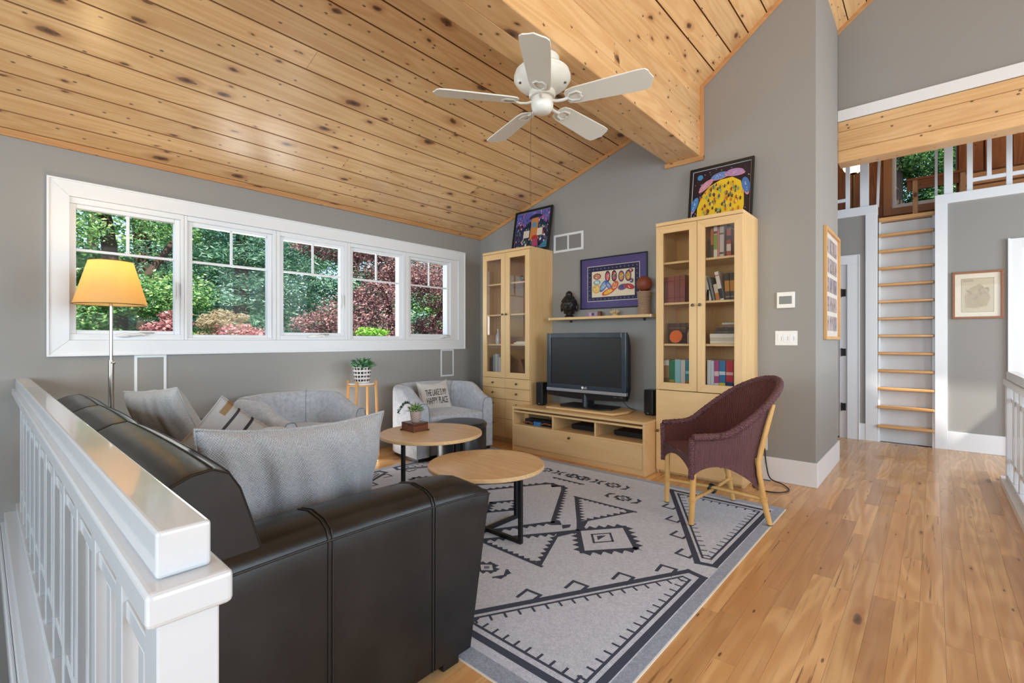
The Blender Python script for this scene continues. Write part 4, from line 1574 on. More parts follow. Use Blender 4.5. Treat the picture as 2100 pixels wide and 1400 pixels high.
for xa in (-1.2, 1.13):
    for ya in (0.06, 0.86):
        MB().box(xa, xa + 0.075, ya, ya + 0.075, 0.0, 0.055).build('foot', 'black_satin', sofa, bevel=0.004)


# ---- cushions
def pillow(name, label, mat, w, h, t, loc, rot, seed=1, dent=0.0, group=None, seam_mat=None, wr=0.012):
    N = 40
    b = MB()
    idx = {}
    verts, faces = [], []

    def P(i, j, sd):
        u, v = -1 + 2 * i / N, -1 + 2 * j / N
        e = max(0.0, (1 - u * u)) ** 0.5 * max(0.0, (1 - v * v)) ** 0.5
        y = sd * t / 2 * (e ** 0.8)
        x = w / 2 * u * (1 - 0.055 * (1 - v * v) * abs(u) ** 3)
        z = h / 2 * v * (1 - 0.055 * (1 - u * u) * abs(v) ** 3)
        if v > 0:
            z -= dent * v * (1 - u * u)
        nz = noise.noise(Vector((x * 13 + seed + 2.5 * z, z * 3.2, sd * 3.0 + seed)))
        nz2 = noise.noise(Vector((x * 30 + seed + 6 * z, z * 6, sd * 3.0)))
        if 0 < i < N and 0 < j < N:
            y += sd * (nz * wr + nz2 * wr * 0.45) * min(1.0, 3 * e)
        return (x, y, z)
    for sd in (1, -1):
        for i in range(N + 1):
            for j in range(N + 1):
                edge = i in (0, N) or j in (0, N)
                key = (i, j, 0 if edge else sd)
                if key not in idx:
                    idx[key] = len(verts)
                    verts.append(P(i, j, sd))
        for i in range(N):
            for j in range(N):
                q = []
                for (a, c) in ((i, j), (i + 1, j), (i + 1, j + 1), (i, j + 1)):
                    edge = a in (0, N) or c in (0, N)
                    q.append(idx[(a, c, 0 if edge else sd)])
                faces.append(tuple(q) if sd < 0 else tuple(q[::-1]))
    r = thing(name, label, 'cushion', loc, 0, group)
    r.rotation_euler = rot
    b.add(verts, faces)
    o = b.build('cover', mat, r, smooth=80)
    rim = [P(i, 0, 1) for i in range(N)] + [P(N, j, 1) for j in range(N)] + [P(N - i, N, 1) for i in range(N)] + [P(0, N - j, 1) for j in range(N)]
    MB().tube(rim, 0.0045, 6, closed=True).build('piping', seam_mat or mat, r, smooth=60)
    return r


def stripes_mat():
    nt = NT('striped_linen')
    tc = nt.n('ShaderNodeTexCoord').outputs['Object']
    x, y, z = nt.sep(tc)
    n1 = nt.noise(tc, 420.0, 2.0)
    base = nt.mix(n1, lin((140, 138, 136)), lin((176, 174, 172)))
    s1 = nt.math('LESS_THAN', nt.math('ABSOLUTE', nt.math('SUBTRACT', x, 0.015)), 0.007)
    s2 = nt.math('LESS_THAN', nt.math('ABSOLUTE', nt.math('SUBTRACT', x, -0.055)), 0.006)
    s3 = nt.math('MULTIPLY', nt.math('LESS_THAN', nt.math('ABSOLUTE', nt.math('SUBTRACT', x, -0.10)), 0.014), nt.math('GREATER_THAN', z, 0.08))
    col = nt.mix(s1, base, lin((52, 50, 52)))
    col = nt.mix(s2, col, lin((60, 58, 60)))
    col = nt.mix(s3, col, lin((132, 106, 76)))
    nt.pbsdf(col, 0.95, 0.0, nt.bump(n1, 0.3, 0.002), spec=0.2)
    return done('striped_linen', nt)


stripes_mat()
pillow('linen_cushion', 'large grey linen cushion leaning on the sofa arm by the coffee tables', 'linen_pillow', 0.64, 0.48, 0.20, (-1.72, 0.755, 0.685), (math.radians(12), math.radians(1), math.radians(86)), 3, 0.02, wr=0.030)
pillow('linen_cushion', 'plain grey cushion at the far end of the black sofa', 'linen_light', 0.44, 0.44, 0.17, (-3.14, 0.69, 0.735), (math.radians(24), math.radians(-5), math.radians(20)), 8, wr=0.016)
pillow('striped_cushion', 'small striped cushion with tan patch between the two grey cushions', 'striped_linen', 0.29, 0.29, 0.12, (-2.36, 0.735, 0.745), (math.radians(-8), math.radians(40), math.radians(74)), 14)
# ================================================================== FLOOR LAMP
lamp = thing('floor_lamp', 'lit floor lamp with amber shade and chrome pole behind the sofa', 'lamp', (-4.10, 0.58, 0))
MB().lathe([(0.0, 0.0), (0.14, 0.0), (0.14, 0.012), (0.13, 0.02), (0.02, 0.028), (0.018, 0.05)], 28).build('base', 'chrome', lamp, smooth=40)
MB().tube([(0, 0, 0.03), (0, 0, 1.065)], 0.0165, 14).build('lower_pole', 'chrome', lamp, smooth=40)
MB().tube([(0, 0, 1.06), (0, 0, 1.60)], 0.0095, 12).build('upper_pole', 'chrome', lamp, smooth=40)
kn = MB().tube([(0.016, 0.0, 1.05), (0.045, 0.006, 1.05)], 0.005, 8)
kn.sphere((0.05, 0.007, 1.05), 0.010, 10, 8)
kn.build('height_knob', 'chrome', lamp, smooth=50)
sh = MB()
sh.lathe([(0.195, 1.435), (0.118, 1.722)], 40, caps=False)
sh.lathe([(0.193, 1.435), (0.116, 1.722)], 40, caps=False)
shade = sh.build('lamp_shade', 'lamp_shade_cloth', lamp, smooth=60)
rg_ = MB()
for rr, zz in ((0.195, 1.435), (0.118, 1.722)):
    rg_.tube([(rr * math.cos(2 * PI * k / 40), rr * math.sin(2 * PI * k / 40), zz) for k in range(40)], 0.0028, 6, closed=True)
rg_.build('shade_rim', 'brass_dark', shade, smooth=60)
sp = MB()
for k in range(3):
    g = 2 * PI * k / 3
    sp.tube([(0, 0, 1.60), (0.117 * math.cos(g), 0.117 * math.sin(g), 1.715)], 0.002, 5)
sp.build('spider', 'chrome', shade)
MB().sphere((0, 0, 1.64), (0.028, 0.028, 0.04), 14, 10).build('bulb', 'bulb_glow', lamp, smooth=60)
ld = bpy.data.lights.new('lamp_light', 'POINT')
ld.energy = 10
ld.color = (1.0, 0.72, 0.36)
ld.shadow_soft_size = 0.05
lo = bpy.data.objects.new('lamp_light', ld)
COL.objects.link(lo)
lo.parent = lamp
lo.location = (0, 0, 1.655)

# ================================================================== TUB CHAIRS
HW, XT, XB, DB = 0.48, 0.36, -0.02, 0.40


def u_line(a):
    """outer outline of the tub, a 0..1 from the right arm tip round the back to the left tip; returns point and inward normal"""
    La = XT - XB
    arc = PI * 0.44
    tot = 2 * La + arc
    s = a * tot
    if s < La:
        return Vector((XT - s, -HW)), Vector((0, 1))
    if s > tot - La:
        return Vector((XB + (s - (tot - La)), HW)), Vector((0, -1))
    t = (s - La) / arc * PI
    p = Vector((XB - DB * math.sin(t), -HW * math.cos(t)))
    nrm = Vector((math.sin(t) / DB, math.cos(t) / HW))
    nrm.normalize()
    return p, nrm


def tub_top(x):
    t = min(1.0, max(0.0, (x - 0.02) / 0.34))
    return 0.72 - 0.15 * t * t * (3 - 2 * t) - 0.004


SEC = [(0.0, 0.035), (0.0, 0.22), (0.0, 0.42), (0.0, -0.07), (0.006, -0.03), (0.028, -0.006), (0.065, 0.0), (0.105, -0.008), (0.128, -0.04), (0.135, -0.09), (0.14, 0.42), (0.14, 0.26), (0.14, 0.035)]


def tub_pt(a, k):
    p, nr = u_line(a)
    d, z = SEC[k]
    zt = tub_top(p.x)
    zz = z if z > 0.02 else zt + z
    if k == 2:
        zz = min(0.42, zt - 0.1)
    if k == 10:
        zz = min(0.42, zt - 0.12)
    q = p + nr * d
    return (q.x, q.y, zz)


NA = 56
tb = MB()
n = len(SEC)
verts = [tub_pt(i / NA, k) for i in range(NA + 1) for k in range(n)]
f = [(i * n + k, i * n + k + 1, (i + 1) * n + k + 1, (i + 1) * n + k) for i in range(NA) for k in range(n - 1)]
f += [tuple(range(n)), tuple(NA * n + k for k in range(n))]
tub_me = tb.add(verts, f).mesh('tub_shell', 60, True)
tub_me.materials.append(MATS['tub_fabric'])
pl_ = MB()


def seat_out(a):
    p, nr = u_line(a)
    q = p + nr * 0.132
    return q


ring = [seat_out(i / 40) for i in range(41)]
cz0, cz1 = 0.24, 0.425
c0 = Vector((0.0, 0.0))
verts, faces = [], []
lay = [(1.0, cz0), (1.0, cz1 - 0.05), (0.985, cz1 - 0.02), (0.95, cz1 - 0.002), (0.7, cz1 + 0.018), (0.3, cz1 + 0.026)]
for (sc_, z) in lay:
    for q in ring:
        verts.append((c0.x + (q.x - c0.x) * sc_, c0.y + (q.y - c0.y) * sc_, z))
m = len(ring)
for i in range(len(lay) - 1):
    for k in range(m):
        faces.append((i * m + k, i * m + (k + 1) % m, (i + 1) * m + (k + 1) % m, (i + 1) * m + k))
faces.append(tuple((len(lay) - 1) * m + k for k in range(m)))
faces.append(tuple(range(m - 1, -1, -1)))
seat_me = MB().add(verts, faces).mesh('seat_cushion', 60)
seat_me.materials.append(MATS['tub_fabric'])
base_pts = [(p.x * 0.985, p.y * 0.985) for p in (u_line(i / 30)[0] for i in range(31))]
front_me = MB().box(0.10, XT - 0.012, -0.345, 0.345, 0.035, 0.245).mesh('front_panel')
front_me.materials.append(MATS['tub_fabric'])
plinth_me = MB().prism([(p[0] * 0.97, p[1] * 0.97) for p in base_pts], 'Z', 0.0, 0.036).mesh('plinth')
plinth_me.materials.append(MATS['black_satin'])
sm = MB()
for a in (0.30, 0.70):
    sm.tube([Vector(tub_pt(a, k)) + Vector((0, 0, 0.0012)) for k in range(3, 11)], 0.0022, 5)
for a in (0.0, 1.0):
    sm.tube([Vector(tub_pt(a, k)) + Vector((0.001, 0, 0.0)) for k in range(0, n)], 0.003, 5)
seam_me = sm.mesh('seam')
seam_me.materials.append(MATS['tub_piping'])
for lab, loc, rz in (('light grey tub armchair half hidden behind the sofa cushions', (-4.10, 1.80, ZR), math.radians(22)),
                     ('light grey tub armchair with the lettered cushion in the corner', (-4.036, 3.31, ZR), math.radians(-5))):
    t_ = thing('tub_armchair', lab, 'armchair', loc, rz, 'grey tub armchairs')
    s0 = put('tub_shell', tub_me, t_)
    put('seam', seam_me, s0)
    put('seat_cushion', seat_me, t_, bevel=0.0)
    put('front_panel', front_me, t_, bevel=0.012)
    put('plinth', plinth_me, t_)

# lettered cushion on the corner chair
tp = pillow('lettered_cushion', 'small pale cushion printed with black lettering on the corner armchair', 'text_pillow', 0.37, 0.36, 0.12, (-4.12, 3.34, 0.575), (math.radians(-20), math.radians(-2), math.radians(78)), 21, 0.03, wr=0.005)
for k, (txt, zz, wd) in enumerate((('THE LAKE IS MY', 0.035, 0.25), ('HAPPY PLACE', -0.055, 0.25))):
    me = text_mesh(txt, 0.1)
    co = np.zeros(len(me.vertices) * 3, dtype=np.float32)
    me.vertices.foreach_get('co', co)
    co = co.reshape(-1, 3)
    w0 = np.ptp(co[:, 0])
    h0 = np.ptp(co[:, 1])
    X = (co[:, 0] - (co[:, 0].max() + co[:, 0].min()) / 2) * wd / w0
    Z = (co[:, 1] - (co[:, 1].max() + co[:, 1].min()) / 2) * 0.072 / h0 + zz
    U, V = X / 0.185, Z / 0.18
    Y = -0.06 * (np.sqrt(np.clip(1 - U * U, 0, 1)) * np.sqrt(np.clip(1 - V * V, 0, 1))) ** 0.8 - 0.0085
    me.vertices.foreach_set('co', np.stack([X, Y, Z], 1).astype(np.float32).ravel())
    me.materials.clear()
    me.materials.append(MATS['black_satin'])
    put('lettering', me, tp)

# round ottoman in front of it
ot = thing('round_ottoman', 'black round ottoman in front of the corner armchair', 'ottoman', (-3.37, 3.06, ZR))
MB().lathe([(0.0, 0.0), (0.225, 0.0), (0.235, 0.01), (0.235, 0.355), (0.232, 0.362)], 40).build('body', 'ottoman_vinyl', ot, smooth=40)
MB().lathe([(0.235, 0.365), (0.241, 0.375), (0.241, 0.395), (0.225, 0.412), (0.15, 0.418), (0.0, 0.42)], 40).build('lid', 'ottoman_vinyl', ot, smooth=40)
for k in range(4):
    g = 2 * PI * k / 4 + 0.5
    MB().tube([(0.236 * math.cos(g), 0.236 * math.sin(g), 0.01), (0.236 * math.cos(g), 0.236 * math.sin(g), 0.355)], 0.0022, 5).build('seam', 'leather_seam', ot)

# ================================================================== COFFEE TABLES
def coffee_table(label, loc, r, h, rz):
    t = thing('coffee_table', label, 'table', loc, rz, 'round coffee tables')
    MB().lathe([(0.0, h - 0.024), (r - 0.004, h - 0.024), (r, h - 0.020), (r, h - 0.004), (r - 0.004, h), (0.0, h)], 64).build('table_top', 'table_oak', t, smooth=30)
    L = r * 0.775
    s = 0.011
    for k in range(4):
        g = k * PI / 2
        x, y = L * math.cos(g), L * math.sin(g)
        MB().box(x - s, x + s, y - s, y + s, 0.0, h - 0.025).build('leg', 'black_metal', t, bevel=0.001)
    MB().box(-L + s, L - s, -s, s, 0.0, 2 * s).build('floor_bar', 'black_metal', t)
    for sg in (-1, 1):
        a, c = (s + 0.0003, L - s) if sg > 0 else (-L + s, -s - 0.0003)
        MB().box(-s, s, a, c, 0.0, 2 * s).build('floor_bar', 'black_metal', t)
    MB().box(-L + s, L - s, -s, s, h - 0.045, h - 0.0245).build('top_bar', 'black_metal', t)
    return t


coffee_table('taller round oak coffee table with the wooden box and small plant', (-2.77, 2.215, ZR), 0.372, 0.512, math.radians(10))
coffee_table('lower round oak coffee table with a bare top, before the television stand', (-2.085, 2.10, ZR), 0.362, 0.424, 0.0)

TTZ = 0.512 + ZR
box = thing('keepsake_box', 'small rosewood box with brass clasp on the taller coffee table', 'box', (-2.908, 2.168, TTZ + 0.0005))
MB().box(-0.075, 0.075, -0.066, 0.066, 0.0, 0.046).build('body', 'rosewood', box, bevel=0.002)
MB().box(-0.076, 0.076, -0.067, 0.067, 0.0475, 0.064).build('lid', 'rosewood', box, bevel=0.002)
cl = MB().box(-0.012, 0.012, -0.069, -0.066, 0.034, 0.056)
cl.sphere((0, -0.07, 0.045), 0.006, 8, 6)
cl.build('clasp', 'brass_dark', box)
cb = MB()
for sx in (-1, 1):
    for sy in (-1, 1):
        cb.box(sx * 0.0765 - 0.006, sx * 0.0765 + 0.006, sy * 0.0672 - 0.006, sy * 0.0672 + 0.006, -0.0003, 0.012)
cb.build('corner_plate', 'brass_dark', box)


def pot_pattern(name, n_u, n_v, a, b_, mode):
    nt = NT(name)
    uv = nt.n('ShaderNodeTexCoord').outputs['UV']
    u, v, _ = nt.sep(uv)
    k = nt.math('MULTIPLY', u, n_u)
    j = nt.math('MULTIPLY', v, n_v)
    if mode == 'zig':
        tri = nt.math('ABSOLUTE', nt.math('SUBTRACT', nt.math('FRACT', k), 0.5))
        m = nt.math('GREATER_THAN', nt.math('FRACT', nt.math('ADD', j, nt.math('MULTIPLY', tri, 1.6))), 0.5)
    else:
        n_ = nt.noise(nt.comb(nt.math('MULTIPLY', u, 26.0), nt.math('MULTIPLY', v, 40.0), 0.0), 1.0, 2.0)
        m = nt.math('MULTIPLY', nt.math('GREATER_THAN', nt.math('ADD', nt.math('FRACT', j), nt.math('MULTIPLY', nt.math('SUBTRACT', n_, 0.5), 0.7)), 0.5), nt.math('GREATER_THAN', nt.math('ADD', nt.math('FRACT', k), nt.math('MULTIPLY', nt.math('SUBTRACT', n_, 0.5), 0.6)), 0.28))
    nt.pbsdf(nt.mix(m, lin(a), lin(b_)), 0.4)
    return done(name, nt)


pot_pattern('zigzag_pot', 12, 90, (206, 196, 188), (92, 66, 58), 'zig')
pot_pattern('brush_pot', 16, 26, (232, 224, 218), (34, 32, 32), 'dash')


def sprig_mesh(n, r, h, leaf, seed, up=0.8, trailing=0):
    rr = random.Random(seed)
    b = MB()
    for _ in range(n):
        g = rr.uniform(0, 2 * PI)
        rad = r * math.sqrt(rr.random())
        z = h * rr.uniform(0.15, 1.0) * (1 - 0.5 * (rad / r) ** 2)
        p = Vector((rad * math.cos(g), rad * math.sin(g), z))
        d = Vector((math.cos(g) * (0.4 + rad / r), math.sin(g) * (0.4 + rad / r), up * rr.uniform(0.2, 1.2)))
        d.normalize()
        sd = d.cross(Vector((0, 0, 1)))
        sd.normalize()
        L, W = leaf * rr.uniform(0.7, 1.3), leaf * rr.uniform(0.25, 0.45)
        nn = sd.cross(d) * 0.12 * L
        b.add([p, p + d * L * 0.5 + sd * W * 0.5 + nn, p + d * L, p + d * L * 0.5 - sd * W * 0.5 + nn], [(0, 1, 2, 3)])
    for _ in range(trailing):
        g = rr.uniform(2.6, 4.6)
        q = [Vector((0.02 * math.cos(g), 0.02 * math.sin(g), h * 0.4))]
        for k in range(6):
            q.append(q[-1] + Vector((0.018 * math.cos(g), 0.018 * math.sin(g), 0.022 - 0.011 * k + rr.uniform(-0.006, 0.006))))
        b.tube(q, 0.0012, 4)
        for p in q[2:]:
            for _k in range(3):
                d = Vector((rr.uniform(-1, 1), rr.uniform(-1, 1), rr.uniform(-0.3, 0.9))).normalized()
                sd = d.orthogonal().normalized()
                L = leaf * 0.7
                b.add([p, p + d * L * 0.5 + sd * L * 0.35, p + d * L, p + d * L * 0.5 - sd * L * 0.35], [(0, 1, 2, 3)])
    return b


pp = thing('potted_herb', 'small green plant in a zigzag pot on the rosewood box', 'plant', (-2.895, 2.165, TTZ + 0.065))
MB().lathe([(0.0, 0.0), (0.030, 0.0), (0.036, 0.02), (0.043, 0.078), (0.043, 0.082), (0.038, 0.082), (0.037, 0.07), (0.0, 0.07)], 28).build('pot', 'zigzag_pot', pp, smooth=40)
o = sprig_mesh(150, 0.045, 0.055, 0.026, 5).build('leaves', 'herb', pp)
o.location = (0, 0, 0.072)
o['kind'] = 'stuff'
o = sprig_mesh(6, 0.03, 0.10, 0.02, 9, trailing=5).build('trailing_stems', 'herb_dark', pp)
o.location = (0, 0, 0.075)
o['kind'] = 'stuff'

# ================================================================== PLANT STOOL
st = thing('plant_stool', 'slim wooden plant stool against the window wall', 'plant stand', (-4.33, 2.575, 0))
for k in range(4):
    g = k * PI / 2 + math.radians(38)
    c_, s_ = math.cos(g), math.sin(g)
    MB().tube([(0.172 * c_, 0.172 * s_, 0.0), (0.142 * c_, 0.142 * s_, 0.792)], [0.013, 0.014], 8).build('leg', 'bamboo', st, smooth=40)
MB().lathe([(0.0, 0.752), (0.128, 0.752), (0.13, 0.756), (0.13, 0.766), (0.0, 0.766)], 32).build('tray', 'white_plastic', st, smooth=30)
MB().tube([(0.128 * math.cos(2 * PI * k / 32), 0.128 * math.sin(2 * PI * k / 32), 0.744) for k in range(32)], 0.008, 6, closed=True).build('ring', 'bamboo', st, smooth=60)
pp = thing('potted_succulent', 'green plant in a white pot with black brush marks on the stool', 'plant', (-4.33, 2.575, 0.767))
MB().lathe([(0.0, 0.0), (0.070, 0.0), (0.074, 0.006), (0.092, 0.155), (0.092, 0.160), (0.083, 0.160), (0.082, 0.14), (0.0, 0.14)], 36).build('pot', 'brush_pot', pp, smooth=40)
o = sprig_mesh(170, 0.085, 0.085, 0.062, 12).build('leaves', 'succulent', pp)
o.location = (0, 0, 0.135)
o['kind'] = 'stuff'

# ================================================================== CABINETS
def knob(parent, loc, mat='pewter'):
    b = MB()
    b.tube([(0, 0, 0), (0, -0.014, 0)], 0.005, 8)
    b.sphere((0, -0.021, 0), (0.013, 0.009, 0.013), 12, 8)
    b.sphere((0.008, -0.024, 0.006), 0.006, 8, 6)
    b.sphere((-0.008, -0.024, -0.005), 0.006, 8, 6)
    return b.build('knob', mat, parent, smooth=60, loc=loc)


CF, CBK = 4.08, YT - 0.002                        # cabinet front and back


def cabinet(label, x0, x1, shelves, lower):
    w, dp, H = x1 - x0, CBK - CF, 2.255
    c = thing('display_cabinet', label, 'cabinet', (x0, CF, 0))
    b = MB()
    b.box(0, 0.02, 0.022, dp, 0.0, H - 0.03).box(w - 0.02, w, 0.022, dp, 0.0, H - 0.03)
    b.box(0.02, w - 0.02, 0.022, dp, 0.06, 0.08)
    b.box(0.02, w - 0.02, 0.025, dp, 0.765, 0.785)
    b.box(0.02, w - 0.02, 0.05, 0.06, 0.0, 0.06)
    b.box(0.0, w, 0.0, dp, H - 0.03, H, 1)
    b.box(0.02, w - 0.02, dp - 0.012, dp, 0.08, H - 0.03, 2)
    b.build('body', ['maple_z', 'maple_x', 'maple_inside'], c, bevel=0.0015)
    for z in shelves:
        MB().box(0.021, w - 0.021, 0.03, dp - 0.013, z - 0.009, z + 0.009).build('shelf', 'maple_x', c, bevel=0.001)
    # glazed doors
    for sd in (0, 1):
        a = 0.002 + sd * w / 2
        e = a + w / 2 - 0.004
        d0, d1 = 0.756, H - 0.034
        fw = 0.066
        f = MB()
        th0, th1 = 0.0, 0.02
        A = [(a, d0), (e, d0), (e, d1), (a, d1)]
        I = [(a + fw, d0 + fw), (e - fw, d0 + fw), (e - fw, d1 - fw), (a + fw, d1 - fw)]
        for k in range(4):
            k2 = (k + 1) % 4
            f.prism([A[k], A[k2], I[k2], I[k]], 'Y', th0, th1, mi=0 if k % 2 else 1)
        dr_ = f.build('door', ['maple_z', 'maple_x'], c, bevel=0.0018)
        MB().box(a + fw - 0.004, e - fw + 0.004, 0.009, 0.013, d0 + fw - 0.004, d1 - fw + 0.004).build('glass_pane', 'cabinet_glass', dr_)
        knob(dr_, (w / 2 + (0.030 if sd else -0.030), 0.0, 1.50))
    if lower == 'drawers':
        for sd in (0, 1):
            a = 0.002 + sd * w / 2
            e = a + w / 2 - 0.004
            for z0, z1 in ((0.640, 0.752), (0.512, 0.636), (0.280, 0.508), (0.062, 0.276)):
                dw = MB().box(a, e, 0.0, 0.02, z0, z1).build('drawer', 'maple_x', c, bevel=0.0015)
                knob(dw, ((a + e) / 2, 0.0, z1 - 0.055))
    else:
        dw = MB().box(0.002, w - 0.002, 0.0, 0.02, 0.03, 0.750).build('panel_door', 'maple_x', c, bevel=0.0015)
        knob(dw, (0.024, 0.0, 0.385), 'brass_dark')
    return c


cabinet('tall maple display cabinet with drawers in the corner by the windows', -4.115, -3.372, [1.144, 1.496, 1.863], 'drawers')
cabinet('tall maple display cabinet full of books behind the wicker chair', -1.885, -1.145, [1.158, 1.525, 1.889], 'door')


# ---- television stand
ts = thing('television_stand', 'low maple television stand with three open bays', 'tv stand', (0, 0, 0))
S0, S1, SF = -3.445, -1.888, 3.865
b = MB()
b.prism([(S0, SF), (S1, SF), (S1, 4.45), (-3.366, 4.45), (-3.366, 4.072), (S0, 4.072)], 'Z', 0.454, 0.478)
b.build('top', 'maple_x', ts, bevel=0.002)
b = MB()
b.box(S0 + 0.003, S0 + 0.023, SF + 0.004, 4.07, 0.0, 0.453)
b.box(S1 - 0.023, S1 - 0.003, SF + 0.004, 4.45, 0.0, 0.453)
b.box(-3.366, S1 - 0.023, 4.43, 4.45, 0.0, 0.453)
b.box(S0 + 0.023, -3.36, 4.05, 4.07, 0.0, 0.453)
b.box(S0 + 0.023, S1 - 0.023, SF + 0.006, 4.43 if False else 4.05, 0.272, 0.288)
b.box(-3.36, S1 - 0.023, 4.05, 4.43, 0.272, 0.288)
b.box(S0 + 0.023, S1 - 0.023, SF + 0.012, SF + 0.03, 0.0, 0.055)
b.build('body', 'maple_x', ts, bevel=0.001)
MB().box(S0 + 0.025, S1 - 0.025, SF + 0.001, 4.0, 0.418, 0.436).build('pull_out_tray', 'maple_x', ts, bevel=0.003)
for x in (-2.905, -2.405):
    MB().box(x, x + 0.018, SF + 0.008, 4.42 if x > -3.3 else 4.04, 0.289, 0.417).build('divider', 'maple_x', ts)
fp = MB().box(S0 + 0.025, S1 - 0.025, SF, SF + 0.018, 0.058, 0.272).build('drop_front', 'maple_x', ts, bevel=0.002)
knob(fp, (-2.68, SF, 0.235), 'brass_dark')

sw = thing('swivel_board', 'pale maple swivel board under the television', 'swivel board', (-2.65, 4.2, 0.4785))
pts = [(-0.40, -0.235), (0.385, -0.235)] + [(0.385 + 0.045 * math.sin(PI * k / 12) + 0.0, -0.235 + 0.44 * (k / 12)) for k in range(1, 13)] + [(-0.40, 0.205)]
MB().prism(pts, 'Z', 0.004, 0.026).build('board', 'maple_x', sw, bevel=0.003)
MB().lathe([(0.12, 0.0), (0.12, 0.004)], 24).build('bearing', 'black_metal', sw)

# ---- television
tv = thing('television', 'black flat television with silver strip on the maple stand', 'television', (-2.663, 4.10, 0.5055))
HWT = 0.473
z_ = lambda v: v - 0.5055
b = MB()
b.box(-HWT, HWT, 0.0, 0.03, z_(0.695), z_(1.222)).box(-HWT, HWT, 0.0, 0.03, z_(1.222), z_(1.272))
bz = MB()
I = (-0.425, 0.425, z_(0.735), z_(1.222))
bz.box(-HWT, I[0], -0.012, 0.03, z_(0.693), z_(1.272)).box(I[1], HWT, -0.012, 0.03, z_(0.693), z_(1.272))
bz.box(I[0], I[1], -0.012, 0.03, I[3], z_(1.272)).box(I[0], I[1], -0.012, 0.03, z_(0.693), I[2])
bz.build('bezel', 'tv_bezel', tv, bevel=0.004)
MB().box(I[0], I[1], 0.0, 0.01, I[2], I[3]).build('screen', 'tv_screen', tv)
MB().prism([(0.031, z_(0.62)), (0.031, z_(1.265)), (0.06, z_(1.25)), (0.10, z_(1.15)), (0.10, z_(0.72)), (0.06, z_(0.63))], 'X', -HWT + 0.012, HWT - 0.004).build('housing', 'black_plastic', tv, bevel=0.006)
MB().box(-HWT - 0.002, HWT + 0.002, -0.016, 0.03, z_(0.660), z_(0.692)).build('silver_strip', 'tv_silver', tv, bevel=0.004)
sk = MB()
npt = 24
for k in range(npt):
    xa, xb = -HWT + 2 * HWT * k / npt, -HWT + 2 * HWT * (k + 1) / npt
    za = 0.592 + 0.02 * abs((xa) / HWT) ** 2
    zb_ = 0.592 + 0.02 * abs((xb) / HWT) ** 2
    sk.add([(xa, -0.010, z_(0.659)), (xb, -0.010, z_(0.659)), (xb, 0.006, z_(zb_)), (xa, 0.006, z_(za)), (xa, 0.03, z_(0.659)), (xb, 0.03, z_(0.659)), (xb, 0.03, z_(zb_)), (xa, 0.03, z_(za))], [(0, 3, 2, 1), (4, 5, 6, 7), (3, 7, 6, 2)])
sk.build('speaker_skirt', 'black_plastic', tv, smooth=40)
MB().tube([(0.0, 0.075, 0.012), (0.0, 0.07, z_(0.70))], [0.095, 0.075], 20, flat=0.5).build('neck', 'black_plastic', tv, smooth=40)
MB().prism([(-0.33, 0.03), (-0.26, -0.055), (0.22, -0.055), (0.30, 0.03), (0.27, 0.26), (-0.30, 0.26)], 'Z', 0.0, 0.014).build('base_plate', 'black_plastic', tv, bevel=0.004)
lg = MB().add([(0.018 * math.cos(2 * PI * k / 24) - 0.022, -0.0128, 0.018 * math.sin(2 * PI * k / 24)) for k in range(24)], [tuple(range(24))])
o = lg.build('logo_disc', 'white_plastic', tv)
o.location = (0.0, 0, z_(0.713))
o.scale = (0.75, 1, 0.75)
me = text_mesh('LG', 0.03)
me.materials.clear()
me.materials.append(MATS['white_plastic'])
o = put('lettering', me, tv, (0.018, -0.0128, z_(0.712)), (PI / 2, 0, 0))
me = text_mesh('● ● ▪ ▪ ▪ ● ●'.replace('●', 'o').replace('▪', '-'), 0.02)
me.materials.clear()
me.materials.append(MATS['tv_silver'])
put('button_marks', me, tv, (0.39, -0.0115, z_(0.645)), (PI / 2, 0, 0))
cbm = MB().tube(curve_pts([(0.36, 0.11, z_(0.62)), (0.40, 0.12, z_(0.57)), (0.43, 0.14, z_(0.535)), (0.47, 0.17, z_(0.515))]), 0.004, 6)
cbm.build('power_cable', 'cord_black', tv, smooth=60)


def speaker(label, loc, w, d, h, rz):
    s = thing('speaker', label, 'speaker', loc, rz, 'small black speakers')
    MB().prism([(-w / 2, -d / 2), (w / 2, -d / 2), (w / 2, d / 2), (-w / 2, d / 2)], 'Z', 0.012, h).build('cabinet', 'black_plastic', s, bevel=0.008)
    MB().box(-w / 2 + 0.006, w / 2 - 0.006, -d / 2 - 0.006, -d / 2, 0.03, h - 0.01).build('grille', 'black_satin', s, bevel=0.004)
    MB().box(-w / 2 + 0.01, w / 2 - 0.01, -d / 2 + 0.01, d / 2 - 0.01, 0.0, 0.012).build('foot', 'black_plastic', s)
    MB().sphere((0.0, -d / 2 - 0.0065, 0.022), (0.006, 0.002, 0.006), 8, 6).build('badge', 'tv_silver', s)
    return s


speaker('black speaker beside the corner cabinet, left of the television', (-3.255, 4.15, 0.4785), 0.085, 0.11, 0.255, math.radians(8))
speaker('black speaker between the television and the bookcase', (-2.03, 4.30, 0.4785), 0.10, 0.11, 0.245, math.radians(-8))

